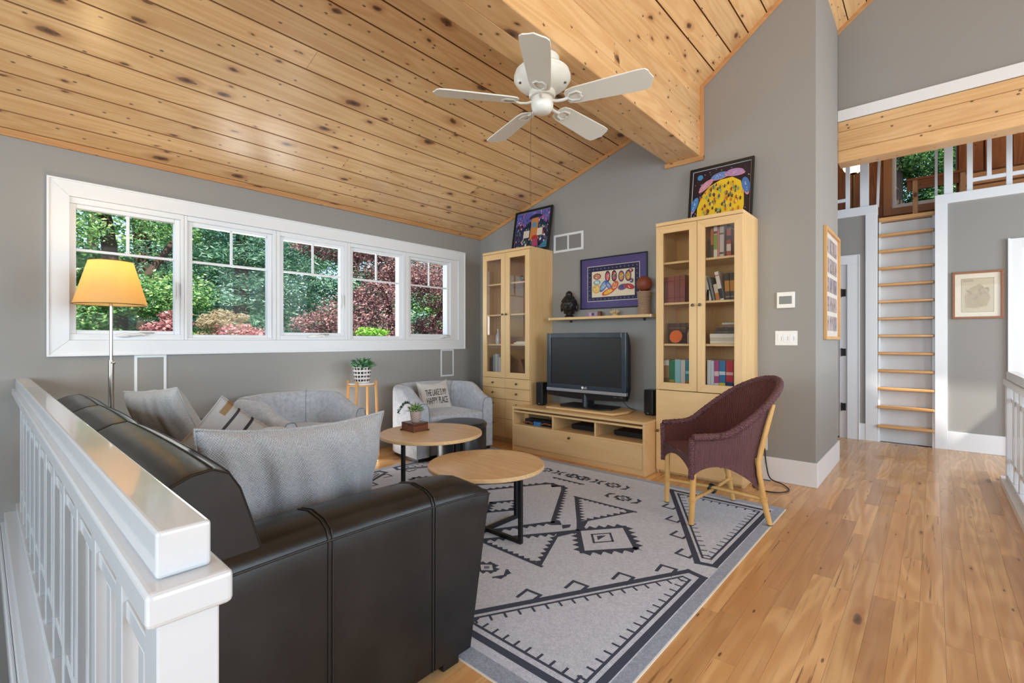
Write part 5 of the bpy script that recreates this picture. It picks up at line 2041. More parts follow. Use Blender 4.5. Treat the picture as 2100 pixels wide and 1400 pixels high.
# things in the open bays of the stand
r = thing('game_console', 'black box with cables in the open bay by the corner cabinet', 'electronics', (-3.15, 4.0, 0.2885))
MB().box(-0.18, 0.20, -0.05, 0.05, 0.0, 0.06).build('case', 'black_plastic', r, bevel=0.004)
q = MB()
q.tube([(-0.17, -0.075, 0.02), (-0.1, -0.085, 0.035), (-0.04, -0.08, 0.02)], 0.010, 8)
q.tube([(0.06, -0.08, 0.02), (0.12, -0.085, 0.04), (0.19, -0.07, 0.03)], 0.009, 8)
q.build('coiled_cable', 'copper_metal', r, smooth=60)
MB().box(-0.03, 0.06, -0.09, -0.055, 0.0, 0.045).build('blue_case', 'blue_plastic', r, bevel=0.006)
for lab, x in (('dark cable box in the middle bay of the television stand', -2.62), ('dark disc player in the bay near the bookcase', -2.13)):
    r = thing('media_player', lab, 'electronics', (x, 4.14, 0.2885))
    MB().box(-0.16, 0.16, -0.10, 0.10, 0.006, 0.05).build('case', 'black_plastic', r, bevel=0.003)
    MB().box(-0.15, 0.15, -0.102, -0.10, 0.012, 0.045).build('face', 'black_satin', r)
    MB().box(-0.14, 0.14, -0.09, 0.09, 0.0, 0.006).build('foot', 'black_satin', r)

# ================================================================== WALL SHELF AND ITS THINGS
SZ = 1.450
ws = thing('wall_shelf', 'narrow maple wall shelf above the television', 'shelf', (-2.645, YT, SZ))
MB().box(-0.615, 0.615, -0.225, -0.001, -0.026, 0.0).build('board', 'maple_x', ws, bevel=0.002)
for x in (-0.45, 0.45):
    MB().box(x - 0.004, x + 0.004, -0.05, -0.001, -0.05, -0.026).build('bracket', 'pewter', ws)
for x in (-0.616, 0.612):
    MB().box(x - 0.002, x + 0.006, -0.226, -0.20, -0.027, 0.001).build('end_cap', 'white_plastic', ws)

# carved head
hd = thing('carved_head', 'black carved head sculpture with topknot on the wall shelf', 'sculpture', (-3.06, 4.40, SZ + 0.0005))
hd.rotation_euler = (0, 0, math.radians(24))
b = MB()


def headfn(a, b_):
    t = 2 * PI * a
    v = b_
    z = 0.045 + 0.20 * v
    prof = [0.062, 0.070, 0.082, 0.088, 0.090, 0.088, 0.080, 0.062, 0.035]
    x_ = v * (len(prof) - 1)
    k = min(int(x_), len(prof) - 2)
    r_ = prof[k] + (prof[k + 1] - prof[k]) * (x_ - k)
    x, y = r_ * 0.92 * math.cos(t), r_ * math.sin(t)
    fr = max(0.0, -math.sin(t)) ** 3
    if fr > 0 and v < 0.62:
        y -= 0.006 * fr
        nose = math.exp(-((math.cos(t)) / 0.13) ** 2) * math.exp(-((v - 0.36) / 0.09) ** 2)
        y -= 0.018 * nose
        for sgn in (-1, 1):
            eye = math.exp(-((math.cos(t) - sgn * 0.36) / 0.15) ** 2) * math.exp(-((v - 0.47) / 0.05) ** 2)
            y += 0.010 * eye
        lip = math.exp(-((math.cos(t)) / 0.22) ** 2) * (math.exp(-((v - 0.20) / 0.03) ** 2) + math.exp(-((v - 0.13) / 0.03) ** 2))
        y -= 0.006 * lip
    elif v >= 0.62 or math.sin(t) > -0.3:
        kk = 0.004 * math.sin(t * 17) * math.sin(v * 46)
        x *= 1 + kk * 10
        y *= 1 + kk * 10
    return (x, y, z)


b.grid(headfn, 56, 40, closed_u=True)
b.lathe([(0.035, 0.243), (0.04, 0.255), (0.036, 0.275), (0.02, 0.295), (0.0, 0.302)], 16)
b.lathe([(0.0, 0.0), (0.05, 0.0), (0.05, 0.02), (0.036, 0.03), (0.04, 0.05), (0.062, 0.05)], 20)
for sgn in (-1, 1):
    b.sphere((sgn * 0.086, 0.005, 0.115), (0.014, 0.022, 0.050), 10, 8)
rr = random.Random(4)
for _ in range(150):                               # rows of curls
    v = rr.uniform(0.62, 1.0)
    t = rr.uniform(0, 2 * PI)
    p = headfn(t / (2 * PI), v)
    b.sphere(p, 0.0085, 6, 4)
b.build('head', 'black_satin', hd, smooth=60)

vs_ = thing('coil_vase', 'brown and cream coiled clay vase at the end of the wall shelf', 'vase', (-2.155, 4.40, SZ + 0.0005))
b = MB()
N_ = 17
for k in range(N_):
    z = 0.007 + k * 0.0137
    t = k / (N_ - 1)
    r_ = 0.064 - 0.012 * math.sin(PI * t) + 0.002 * t
    b.tube([(r_ * math.cos(2 * PI * j / 28), r_ * math.sin(2 * PI * j / 28), z) for j in range(28)], 0.0085, 8, closed=True, flat=0.75)
b.build('coils', 'coil_ceramic', vs_, smooth=60)
MB().lathe([(0.0, 0.0), (0.064, 0.0), (0.052, 0.115), (0.066, 0.233), (0.0, 0.233)], 28).build('core', 'coil_dark', vs_, smooth=60)
bl = tag(MB().sphere((0, 0, 0.077), 0.077, 28, 18).build('clay_ball', 'clay_ball', smooth=60, loc=(-2.155, 4.40, SZ + 0.234)), 'terracotta coloured ball resting on the coiled vase', 'ball')
cr = MB()
rr = random.Random(6)
for k in range(26):
    g, e = rr.uniform(0, 2 * PI), rr.uniform(0.2, 1.3)
    d = Vector((math.cos(g) * math.cos(e), math.sin(g) * math.cos(e), math.sin(e)))
    L = rr.uniform(0.035, 0.06)
    cr.tube([Vector((0, 0, 0.018)), Vector((0, 0, 0.018)) + d * L * 0.6 + Vector((0, 0, 0.004)), Vector((0, 0, 0.018)) + d * L], [0.010, 0.008, 0.004], 6)
cr.lathe([(0.0, 0.0), (0.035, 0.0), (0.03, 0.016), (0.0, 0.02)], 14)
tag(cr.build('coral', 'coral_cream', smooth=60, loc=(-2.47, 4.38, SZ + 0.0005)), 'spiky cream coral piece on the wall shelf', 'ornament')
kb = thing('keepsake_block', 'little mauve picture block with dark red end on the wall shelf', 'ornament', (-2.75, 4.42, SZ + 0.0005))
MB().box(-0.085, 0.055, -0.02, 0.02, 0.0, 0.052).build('block', 'maple_x', kb, bevel=0.002)
pm = paint_mesh([(rect(-0.083, 0.002, 0.053, 0.05), (138, 116, 150)), (rect(-0.05, 0.01, -0.02, 0.045), (176, 160, 176)), (ell(0.0, 0.028, 0.014, 0.014), (70, 60, 90)), (rect(0.02, 0.01, 0.045, 0.045), (160, 140, 160))])
o = pm.build('picture', 'print_paint', kb)
o.location = (0, -0.0203, 0)
MB().box(0.057, 0.092, -0.02, 0.02, 0.0, 0.058).build('red_end', 'rosewood', kb, bevel=0.002)
# ================================================================== PICTURES
def picture(name, label, w, h, loc, rot, fw, fd, fmat, polys, glass=True):
    """framed print in local XZ, origin at the bottom centre, facing -Y"""
    r = thing(name, label, 'picture', loc)
    r.rotation_euler = rot
    A = [(-w / 2, 0), (w / 2, 0), (w / 2, h), (-w / 2, h)]
    I = [(-w / 2 + fw, fw), (w / 2 - fw, fw), (w / 2 - fw, h - fw), (-w / 2 + fw, h - fw)]
    f = MB()
    for k in range(4):
        k2 = (k + 1) % 4
        f.prism([A[k], A[k2], I[k2], I[k]], 'Y', -fd, 0.0)
    f.build('frame', fmat, r, bevel=0.002)
    MB().box(I[0][0] - 0.002, I[1][0] + 0.002, -0.004, 0.0, I[0][1] - 0.002, I[2][1] + 0.002).build('backing', 'paper', r)
    o = paint_mesh(polys).build('artwork', 'print_paint', r)
    o.location = (0, -0.0045, 0)
    if glass:
        MB().box(I[0][0] - 0.001, I[1][0] + 0.001, -fd * 0.6 - 0.002, -fd * 0.6, I[0][1] - 0.001, I[2][1] + 0.001).build('glazing', 'picture_glass', r)
    return r


R_ = random.Random(21)

# village scene in yellow under a night sky
W_, H_ = 0.555, 0.545
P = [(rect(-W_ / 2 + 0.02, 0.02, W_ / 2 - 0.02, H_ - 0.02), (196, 194, 196)), (rect(-W_ / 2 + 0.028, 0.026, W_ / 2 - 0.028, H_ - 0.028), (40, 28, 38))]
for _ in range(70):
    x, z = R_.uniform(-0.24, 0.24), R_.uniform(0.05, 0.51)
    P.append((ell(x, z, 0.004, 0.005, 5), R_.choice([(150, 150, 180), (96, 40, 52), (120, 120, 160), (190, 186, 196)])))
P.append((ell(-0.185, 0.455, 0.026, 0.026, 18), (70, 140, 190)))
dome = [(-0.20, 0.03), (-0.20, 0.16), (-0.165, 0.27), (-0.10, 0.35), (0.0, 0.395), (0.10, 0.40), (0.17, 0.35), (0.20, 0.25), (0.205, 0.12), (0.19, 0.03)]
P.append((dome, (224, 190, 44)))
for cx, cz, rx, rz, ro, c1 in ((-0.13, 0.37, 0.07, 0.03, 0.65, (196, 140, 160)), (-0.01, 0.435, 0.075, 0.032, 0.12, (96, 132, 190)), (0.12, 0.44, 0.078, 0.034, -0.1, (170, 132, 180)), (0.215, 0.30, 0.075, 0.033, -1.35, (70, 116, 180)), (-0.225, 0.20, 0.07, 0.03, 1.25, (70, 130, 190)), (-0.06, 0.055, 0.06, 0.022, 0.05, (120, 90, 150)), (0.09, 0.06, 0.06, 0.022, 0.1, (140, 100, 160))):
    P.append((ell(cx, cz - 0.012, rx * 1.12, rz * 0.75, 16, ro), (206, 142, 156)))
    P.append((ell(cx, cz, rx, rz, 16, ro), c1))
    for _ in range(10):
        a, q = R_.uniform(0, 2 * PI), R_.uniform(0, 0.7)
        P.append((ell(cx + rx * q * math.cos(a) * math.cos(ro), cz + rx * q * math.cos(a) * math.sin(ro) + rz * q * math.sin(a), 0.004, 0.004, 5), (200, 190, 214)))
for _ in range(95):
    x, z = R_.uniform(-0.18, 0.19), R_.uniform(0.06, 0.36)
    if z > 0.39 - 4.0 * x * x:
        continue
    c = R_.choice([(58, 44, 40), (150, 60, 44), (66, 92, 96), (120, 156, 120), (190, 90, 50), (70, 60, 110), (236, 206, 90), (210, 160, 60)])
    hgt = R_.uniform(0.016, 0.03)
    P.append(([(x - 0.007, z), (x + 0.007, z), (x + 0.004, z + hgt), (x - 0.004, z + hgt)], c))
    P.append(([(x - 0.014, z + hgt * 0.6), (x + 0.014, z + hgt * 0.75), (x + 0.014, z + hgt * 0.85), (x - 0.014, z + hgt * 0.75)], c))
    P.append((ell(x, z + hgt + 0.004, 0.005, 0.005, 6), c))
picture('folk_painting', 'black framed yellow folk painting standing on the bookcase', W_, H_, (-1.437, 4.40, 2.2555), (math.radians(-8), 0, 0), 0.022, 0.022, 'black_satin', P)

# temple crowd in blue and pink
W_, H_ = 0.575, 0.535
P = [(rect(-W_ / 2 + 0.02, 0.02, W_ / 2 - 0.02, H_ - 0.02), (150, 152, 200)), (rect(-W_ / 2 + 0.026, 0.024, W_ / 2 - 0.026, H_ - 0.028), (46, 50, 84))]
P.append((rect(-0.26, 0.36, 0.26, 0.505), (92, 96, 172)))
for _ in range(260):
    x, z = R_.uniform(-0.255, 0.255), R_.uniform(0.03, 0.49)
    c = R_.choice([(196, 96, 130), (110, 120, 200), (60, 80, 140), (150, 110, 170), (220, 160, 170)] if z > 0.33 else [(40, 70, 130), (60, 120, 150), (206, 190, 160), (150, 70, 60), (60, 110, 80), (30, 34, 60), (130, 60, 90), (230, 220, 210)])
    P.append((ell(x, z, R_.uniform(0.006, 0.015), R_.uniform(0.01, 0.022), 7, R_.uniform(-0.5, 0.5)), c))
P += [([(-0.02, 0.15), (0.10, 0.15), (0.09, 0.42), (-0.01, 0.42)], (196, 130, 76)), (rect(0.0, 0.30, 0.07, 0.36), (90, 140, 170)),
      ([(-0.06, 0.41), (0.15, 0.43), (0.12, 0.455), (0.04, 0.47), (-0.04, 0.445)], (28, 36, 64)), ([(-0.13, 0.28), (-0.01, 0.33), (-0.02, 0.39), (-0.07, 0.36)], (30, 44, 70)), ([(0.10, 0.33), (0.24, 0.30), (0.22, 0.335), (0.12, 0.40)], (28, 50, 76)),
      (rect(-0.12, 0.18, -0.03, 0.27), (214, 204, 190)), (rect(0.09, 0.19, 0.17, 0.28), (220, 210, 196)), (ell(0.06, 0.17, 0.05, 0.03), (176, 50, 54)), (rect(0.03, 0.06, 0.11, 0.15), (170, 70, 110)), (rect(-0.255, 0.03, -0.19, 0.06), (170, 50, 40)), ([(0.14, 0.03), (0.255, 0.03), (0.255, 0.13), (0.16, 0.07)], (60, 130, 160))]
picture('folk_painting', 'black framed blue and pink folk painting standing on the corner cabinet', W_, H_, (-3.62, 4.385, 2.2555), (math.radians(-10), 0, 0), 0.022, 0.024, 'black_satin', P)

# purple matted print over the wall shelf
W_, H_ = 0.805, 0.56
P = [(rect(-W_ / 2 + 0.01, 0.01, W_ / 2 - 0.01, H_ - 0.01), (82, 72, 124)), (rect(-0.315, 0.082, 0.315, 0.47), (214, 208, 214)), (rect(-0.309, 0.088, 0.309, 0.464), (40, 38, 72)), (rect(-0.258, 0.128, 0.258, 0.410), (226, 214, 188))]
for k in range(13):
    P.append((ell(-0.285 + k * 0.0475, 0.437, 0.007, 0.009, 5), (120, 120, 160)))
    P.append((ell(-0.285 + k * 0.0475, 0.107, 0.007, 0.009, 5), (110, 110, 150)))
for k in range(6):
    P.append((ell(-0.285, 0.15 + k * 0.05, 0.006, 0.008, 5), (120, 120, 160)))
    P.append((ell(0.285, 0.15 + k * 0.05, 0.006, 0.008, 5), (120, 120, 160)))
for cx, cz, rx, rz, ro, cs in ((-0.19, 0.355, 0.05, 0.035, 0, [(150, 84, 76), (206, 150, 110)]), (-0.06, 0.345, 0.032, 0.062, 0, [(70, 40, 60), (206, 90, 110), (226, 130, 140)]), (0.02, 0.345, 0.032, 0.062, 0, [(60, 44, 56), (200, 84, 100), (120, 150, 110)]), (0.105, 0.335, 0.036, 0.06, 0, [(90, 70, 120), (226, 140, 50), (150, 170, 90)]), (0.185, 0.335, 0.036, 0.06, 0, [(80, 70, 110), (230, 150, 50), (150, 170, 90)]), (-0.11, 0.245, 0.075, 0.035, 0.9, [(70, 104, 170), (140, 170, 210)]), (-0.045, 0.245, 0.06, 0.026, -0.9, [(60, 90, 160), (120, 150, 200)]), (-0.20, 0.22, 0.05, 0.05, 0.3, [(214, 170, 80), (230, 200, 120)]), (-0.05, 0.18, 0.085, 0.03, 0.35, [(206, 76, 52), (236, 180, 60)]), (0.03, 0.24, 0.035, 0.055, -0.6, [(206, 80, 60), (226, 140, 90)]), (0.12, 0.22, 0.055, 0.032, 0.2, [(120, 84, 120), (90, 80, 130)]), (0.20, 0.22, 0.06, 0.028, -0.3, [(150, 60, 70), (196, 60, 60)]), (0.215, 0.385, 0.03, 0.02, 0, [(60, 70, 110), (180, 60, 70)]), (0.225, 0.28, 0.022, 0.024, 0, [(50, 56, 96), (90, 90, 130)]), (-0.19, 0.29, 0.045, 0.025, 0, [(90, 150, 180), (180, 210, 210)])):
    for k, c in enumerate(cs):
        s_ = 1 - 0.3 * k
        P.append((ell(cx, cz, rx * s_, rz * s_, 16, ro), c))
    for _ in range(5):
        P.append((ell(cx + R_.uniform(-0.5, 0.5) * rx, cz + R_.uniform(-0.5, 0.5) * rz, 0.006, 0.006, 6), R_.choice([(240, 230, 200), (60, 70, 120), (220, 120, 70)])))
picture('matted_print', 'colourful print in a wide purple mat above the wall shelf', W_, H_, (-2.57, YT - 0.001, 1.541), (0, 0, 0), 0.010, 0.022, 'black_satin', P)

# map in the hallway
W_, H_ = 0.392, 0.505
P = [(rect(-W_ / 2 + 0.02, 0.02, W_ / 2 - 0.02, H_ - 0.02), (224, 216, 200)), (rect(-0.125, 0.07, 0.125, 0.43), (120, 110, 92)), (rect(-0.122, 0.073, 0.122, 0.427), (198, 188, 164)), ([(-0.09, 0.12), (-0.02, 0.11), (0.07, 0.13), (0.10, 0.22), (0.07, 0.30), (0.02, 0.37), (-0.06, 0.33), (-0.10, 0.24)], (176, 162, 136))]
for _ in range(40):
    P.append((ell(R_.uniform(-0.09, 0.09), R_.uniform(0.13, 0.34), R_.uniform(0.004, 0.02), R_.uniform(0.003, 0.010), 7, R_.uniform(0, 3)), R_.choice([(160, 148, 122), (188, 172, 146), (150, 138, 118), (192, 178, 150)])))
P.append((rect(-0.11, 0.395, -0.03, 0.42), (180, 168, 144)))
picture('framed_map', 'wood framed antique map on the hallway wall right of the ladder stair', W_, H_, (0.346, YW - 0.001, 1.428), (0, 0, 0), 0.022, 0.02, 'frame_wood_dark', P)

# multi-opening photo frame on the hall corner wall
W_, H_ = 0.80, 0.99
P = [(rect(-W_ / 2 + 0.02, 0.02, W_ / 2 - 0.02, H_ - 0.02), (222, 214, 206))]
for i in range(3):
    for j in range(5):
        x0, z0 = -0.31 + i * 0.215, 0.08 + j * 0.175
        P.append((rect(x0, z0, x0 + 0.19, z0 + 0.135), R_.choice([(150, 138, 146), (168, 152, 150), (132, 124, 140), (176, 160, 158)])))
        for _ in range(4):
            P.append((ell(x0 + R_.uniform(0.03, 0.16), z0 + R_.uniform(0.02, 0.10), 0.018, 0.022, 8), R_.choice([(110, 98, 104), (196, 176, 166), (90, 86, 100)])))
picture('photo_frame', 'light wood frame of family photographs on the hall corner wall', W_, H_, (XR + 0.001, 5.26, 1.205), (0, 0, PI / 2), 0.028, 0.026, 'frame_wood_z', P)

# ================================================================== WALL FITTINGS
v = thing('air_vent', 'white two panel air return grille high on the gable wall', 'vent', (-3.147, YT, 2.222))
f = MB()
f.box(-0.207, 0.207, -0.010, 0.0, 0.0, 0.026).box(-0.207, 0.207, -0.010, 0.0, 0.184, 0.21).box(-0.207, -0.178, -0.010, 0.0, 0.026, 0.184).box(0.178, 0.207, -0.010, 0.0, 0.026, 0.184).box(-0.010, 0.010, -0.010, 0.0, 0.026, 0.184)
f.build('frame', 'white_paint', v, bevel=0.002)
MB().box(-0.18, 0.18, -0.002, 0.0, 0.024, 0.186).build('backing', 'vent_grille', v)
for k in range(14):
    z = 0.03 + k * 0.011
    MB().box(-0.178, 0.178, -0.007, -0.003, z, z + 0.0055).build('slat', 'vent_grille', v)
t_ = thing('thermostat', 'white wall thermostat with grey display', 'thermostat', (-0.928, YT, 1.468))
MB().box(-0.067, 0.067, -0.022, 0.0, 0.0, 0.135).build('case', 'white_plastic', t_, bevel=0.005)
MB().box(-0.048, 0.046, -0.0235, -0.022, 0.034, 0.10).build('display', 'lcd_screen', t_, bevel=0.0)
s = thing('light_switch', 'white three gang light switch plate below the thermostat', 'switch', (-0.927, YT, 1.155))
MB().box(-0.083, 0.083, -0.006, 0.0, 0.0, 0.122).build('plate', 'white_plastic', s, bevel=0.002)
for k in range(3):
    x = -0.046 + k * 0.046
    MB().box(x - 0.017, x + 0.017, -0.009, -0.006, 0.028, 0.094).build('rocker', 'white_paint', s, bevel=0.0015)
    MB().box(x + 0.011, x + 0.014, -0.0105, -0.009, 0.04, 0.075).build('dimmer_slider', 'vent_grille', s)
s = thing('wall_outlet', 'white double outlet by the bookcase above the baseboard', 'outlet', (-1.104, YT, 0.252))
MB().box(-0.036, 0.036, -0.006, 0.0, 0.0, 0.118).build('plate', 'white_plastic', s, bevel=0.002)
for z in (0.028, 0.068):
    q = MB().box(-0.017, 0.017, -0.008, -0.006, z, z + 0.028)
    q.build('socket', 'white_paint', s, bevel=0.001)
    q = MB().box(-0.008, -0.005, -0.0085, -0.008, z + 0.010, z + 0.022).box(0.005, 0.008, -0.0085, -0.008, z + 0.010, z + 0.022)
    q.build('slot', 'black_plastic', s)
co = MB().tube(curve_pts([(-1.125, 4.30, 0.006), (-1.10, 4.20, 0.006), (-1.00, 4.13, 0.006), (-0.90, 4.16, 0.007), (-0.86, 4.28, 0.007), (-0.93, 4.40, 0.01), (-1.03, 4.44, 0.03), (-1.07, 4.48, 0.12), (-1.09, 4.496, 0.27)]), 0.005, 8)
tag(co.build('power_cord', 'cord_black', smooth=60), 'black power cord looping on the floor beside the bookcase', 'cord')

# ================================================================== BOOKS AND CABINET THINGS
def book(x, w, z, h, label, rgb, d=0.15, y=4.165, lean=0.0, group=None, band=None):
    """upright book, spine towards -Y, x = left edge of the spine"""
    b = MB()
    b.box(0, w, 0.0, d, 0.0, h)
    o = b.build('book', 'cover_cloth', bevel=0.0015)
    o.location = (x, y, z)
    o.rotation_euler = (0, lean, 0)
    o.color = lin(rgb)
    tag(o, label, 'book', group)
    p = MB().box(0.002, w - 0.002, 0.004, d + 0.0006, h - 0.0005, h + 0.0008).build('pages', 'paper', o)
    if band:
        k = paint_mesh([(rect(0.0005, a * h, w - 0.0005, c * h), col) for (a, c, col) in band]).build('spine_print', 'print_paint', o)
        k.location = (0, -0.0004, 0)
    return o


def flat_book(x, w, z, t, label, rgb, d=0.2, y=4.16, group=None, rz=0.0):
    b = MB().box(-w / 2, w / 2, 0.0, d, 0.0, t)
    o = b.build('book', 'cover_cloth', bevel=0.0015, loc=(x, y, z))
    o.rotation_euler = (0, 0, rz)
    o.color = lin(rgb)
    tag(o, label, 'book', group)
    MB().box(-w / 2 - 0.0006, w / 2 + 0.0006, 0.002, d - 0.003, 0.003, t - 0.003).build('pages', 'paper', o)
    me = text_mesh('- --- -', t * 0.5)
    me.materials.clear()
    me.materials.append(MATS['black_satin'] if sum(rgb) > 380 else MATS['paper'])
    put('spine_print', me, o, (0, -0.0006, t * 0.5), (PI / 2, 0, 0))
    return o


Z4, Z3, Z2, Z1 = 1.8985, 1.5345, 1.1675, 0.7855
G = 'books on the top shelf of the bookcase'
book(-1.605, 0.026, Z4, 0.22, 'pale spined book alone at the edge of the top shelf', (170, 150, 124), group=G, band=[(0.1, 0.5, (210, 196, 170))])
book(-1.455, 0.022, Z4, 0.17, 'dark short book beside the orange spine on the top shelf', (52, 44, 42), group=G)
book(-1.430, 0.024, Z4, 0.255, 'orange brown spined book on the top shelf', (168, 96, 50), group=G, band=[(0.0, 0.45, (70, 52, 44))])
book(-1.404, 0.030, Z4, 0.285, 'white and green spined book on the top shelf', (214, 212, 196), group=G, band=[(0.25, 0.7, (126, 156, 70)), (0.72, 0.8, (150, 40, 60))])
book(-1.372, 0.016, Z4, 0.262, 'thin pink spined book on the top shelf', (190, 120, 120), group=G)
book(-1.354, 0.034, Z4, 0.278, 'pale grey spined book on the top shelf', (196, 190, 184), group=G, band=[(0.1, 0.16, (90, 80, 80)), (0.7, 0.74, (120, 60, 60))])
book(-1.300, 0.036, Z4, 0.235, 'red and white patterned book at the end of the top shelf', (160, 58, 48), group=G, band=[(0.2, 0.45, (216, 200, 190)), (0.6, 0.75, (60, 44, 60))])
G = 'books on the second shelf of the bookcase'
for x, w, h, c, lab in ((-1.842, 0.034, 0.238, (120, 66, 60), 'narrow rust red volume next to the bookcase side'), (-1.806, 0.056, 0.244, (140, 72, 62), 'widest rust red volume on the second shelf'), (-1.748, 0.048, 0.246, (132, 64, 56), 'third rust red volume on the second shelf'), (-1.698, 0.046, 0.248, (136, 70, 60), 'rust red volume at the open end of the second shelf')):
    book(x, w, Z3, h, lab, c, group=G, d=0.19, band=[(0.80, 0.82, (90, 40, 36)), (0.18, 0.2, (90, 40, 36))])
book(-1.462, 0.020, Z3, 0.10, 'low brown book under the leaning white one', (96, 66, 44), group=G)
book(-1.448, 0.026, Z3 + 0.001, 0.22, 'white book leaning outermost on the second shelf', (214, 210, 202), lean=-0.22, group=G)
book(-1.409, 0.018, Z3 + 0.001, 0.21, 'grey leaning book on the second shelf', (120, 124, 120), lean=-0.22, group=G)
book(-1.384, 0.030, Z3 + 0.001, 0.14, 'short cream and orange leaning book on the second shelf', (206, 190, 166), lean=-0.18, group=G, band=[(0.0, 0.45, (190, 120, 60))])
book(-1.350, 0.032, Z3 + 0.001, 0.248, 'tall white leaning book with black lettering on the second shelf', (222, 216, 208), lean=-0.2, group=G, band=[(0.05, 0.4, (60, 56, 60)), (0.85, 0.88, (160, 60, 60))])
for x, lab in ((-1.308, 'first of three brown and tan spines on the second shelf'), (-1.266, 'middle one of three brown and tan spines on the second shelf'), (-1.224, 'last of three brown and tan spines on the second shelf')):
    book(x, 0.038, Z3 + 0.001, 0.225, lab, (66, 52, 40), lean=-0.05, group=G, band=[(0.32, 0.72, (190, 134, 66)), (0.1, 0.14, (150, 140, 120))])
G = 'old volumes on the third shelf of the bookcase'
for k in range(4):
    book(-1.835 + k * 0.054, 0.050, Z2, 0.188, ['first', 'second', 'third', 'fourth'][k] + ' dark brown old volume behind the orange plate', (84, 50, 36), y=4.25, group=G, band=[(0.74, 0.77, (150, 116, 70)), (0.2, 0.22, (130, 96, 60))])
pt = thing('orange_plate', 'orange flower shaped plate standing on the third shelf', 'plate', (-1.730, 4.155, Z2))
pt.rotation_euler = (math.radians(-14), 0, 0)
b = MB()
for k in range(3):
    b.lathe([(0.0, 0.0), (0.026, 0.003), (0.046, 0.012), (0.058, 0.016)], 40)
    break
vv = []
for p in b.v:
    r_ = math.hypot(p.x, p.y)
    g = math.atan2(p.y, p.x)
    s_ = 1 + (0.025 * math.sin(g * 11) if r_ > 0.03 else 0)
    vv.append(Vector((p.x * s_, -p.z, p.y * s_ + 0.062)))
b.v = vv
plain('orange_glaze', (222, 104, 36), 0.3, coat=0.4, var=0.2, bscale=200)
b.build('dish', 'orange_glaze', pt, smooth=50)
MB().sphere((0, -0.007, 0.062), (0.014, 0.004, 0.014), 12, 8).build('centre', 'black_satin', pt, smooth=60)
bt = thing('ceramic_bottle', 'grey and pink ceramic bottle with bird stopper on the third shelf', 'bottle', (-1.612, 4.19, Z2))
plain('bottle_glaze', (176, 156, 146), 0.4, var=0.4, bscale=160)
MB().lathe([(0.0, 0.0), (0.026, 0.0), (0.028, 0.01), (0.028, 0.09), (0.020, 0.105), (0.014, 0.12), (0.014, 0.13), (0.0, 0.13)], 20).build('body', 'bottle_glaze', bt, smooth=50)
q = MB().sphere((-0.004, 0, 0.142), (0.022, 0.012, 0.014), 12, 8).sphere((0.012, 0, 0.158), 0.009, 10, 8)
q.tube([(-0.02, 0, 0.142), (-0.04, 0, 0.128)], [0.007, 0.002], 6)
q.build('bird_stopper', 'pewter', bt, smooth=60)
G = 'books stacked flat on the third shelf'
zz = Z2
for w, t, x, c, lab in ((0.215, 0.028, -1.325, (216, 208, 190), 'cream book at the bottom of the flat stack'), (0.215, 0.022, -1.325, (196, 190, 178), 'pale grey book second from the bottom of the flat stack'), (0.220, 0.034, -1.325, (220, 214, 202), 'thick white book in the flat stack'), (0.175, 0.028, -1.305, (70, 62, 56), 'dark brown book in the flat stack'), (0.165, 0.022, -1.300, (52, 46, 44), 'black book in the flat stack'), (0.120, 0.024, -1.275, (128, 92, 66), 'tan book near the top of the flat stack'), (0.118, 0.016, -1.275, (190, 186, 180), 'thin grey book on top of the flat stack')):
    flat_book(x, w, zz + 0.0003, t, lab, c, group=G)
    zz += t + 0.0006
G = 'magazine files and books on the lowest glazed shelf'
for x, w, h, c, bd, lab in ((-1.850, 0.052, 0.235, (150, 118, 84), [(0.78, 0.98, (206, 200, 192)), (0.1, 0.3, (120, 96, 60))], 'brown and white spine at the start of the lowest glazed shelf'),
                            (-1.796, 0.050, 0.228, (40, 120, 84), [(0.0, 0.25, (160, 140, 80))], 'green spine on the lowest glazed shelf'),
                            (-1.744, 0.052, 0.240, (140, 196, 206), None, 'light blue spine on the lowest glazed shelf'),
                            (-1.690, 0.040, 0.236, (206, 196, 196), None, 'pale pink spine on the lowest glazed shelf'),
                            (-1.648, 0.044, 0.232, (52, 128, 146), [(0.0, 0.25, (150, 110, 60)), (0.5, 0.6, (160, 200, 206))], 'teal spine on the lowest glazed shelf'),
                            (-1.602, 0.026, 0.238, (196, 130, 180), None, 'lilac spine behind the door stile on the lowest glazed shelf'),
                            (-1.460, 0.030, 0.242, (214, 220, 226), None, 'white spine beside the middle stile on the lowest glazed shelf'),
                            (-1.428, 0.026, 0.236, (196, 208, 216), None, 'pale blue white spine on the lowest glazed shelf'),
                            (-1.400, 0.040, 0.240, (168, 70, 128), [(0.45, 0.62, (226, 200, 214)), (0.0, 0.2, (210, 210, 220))], 'magenta spine on the lowest glazed shelf'),
                            (-1.358, 0.050, 0.240, (44, 118, 170), [(0.0, 0.22, (214, 196, 60)), (0.5, 0.62, (200, 220, 230))], 'blue spine with yellow foot on the lowest glazed shelf'),
                            (-1.304, 0.058, 0.242, (186, 32, 50), [(0.0, 0.26, (40, 70, 120)), (0.5, 0.6, (226, 180, 180))], 'wide red spine on the lowest glazed shelf'),
                            (-1.242, 0.030, 0.240, (206, 190, 160), [(0.0, 0.22, (60, 100, 140))], 'cream spine at the end of the lowest glazed shelf')):
    book(x, w, Z1, h, lab, c, group=G, band=bd, d=0.2)
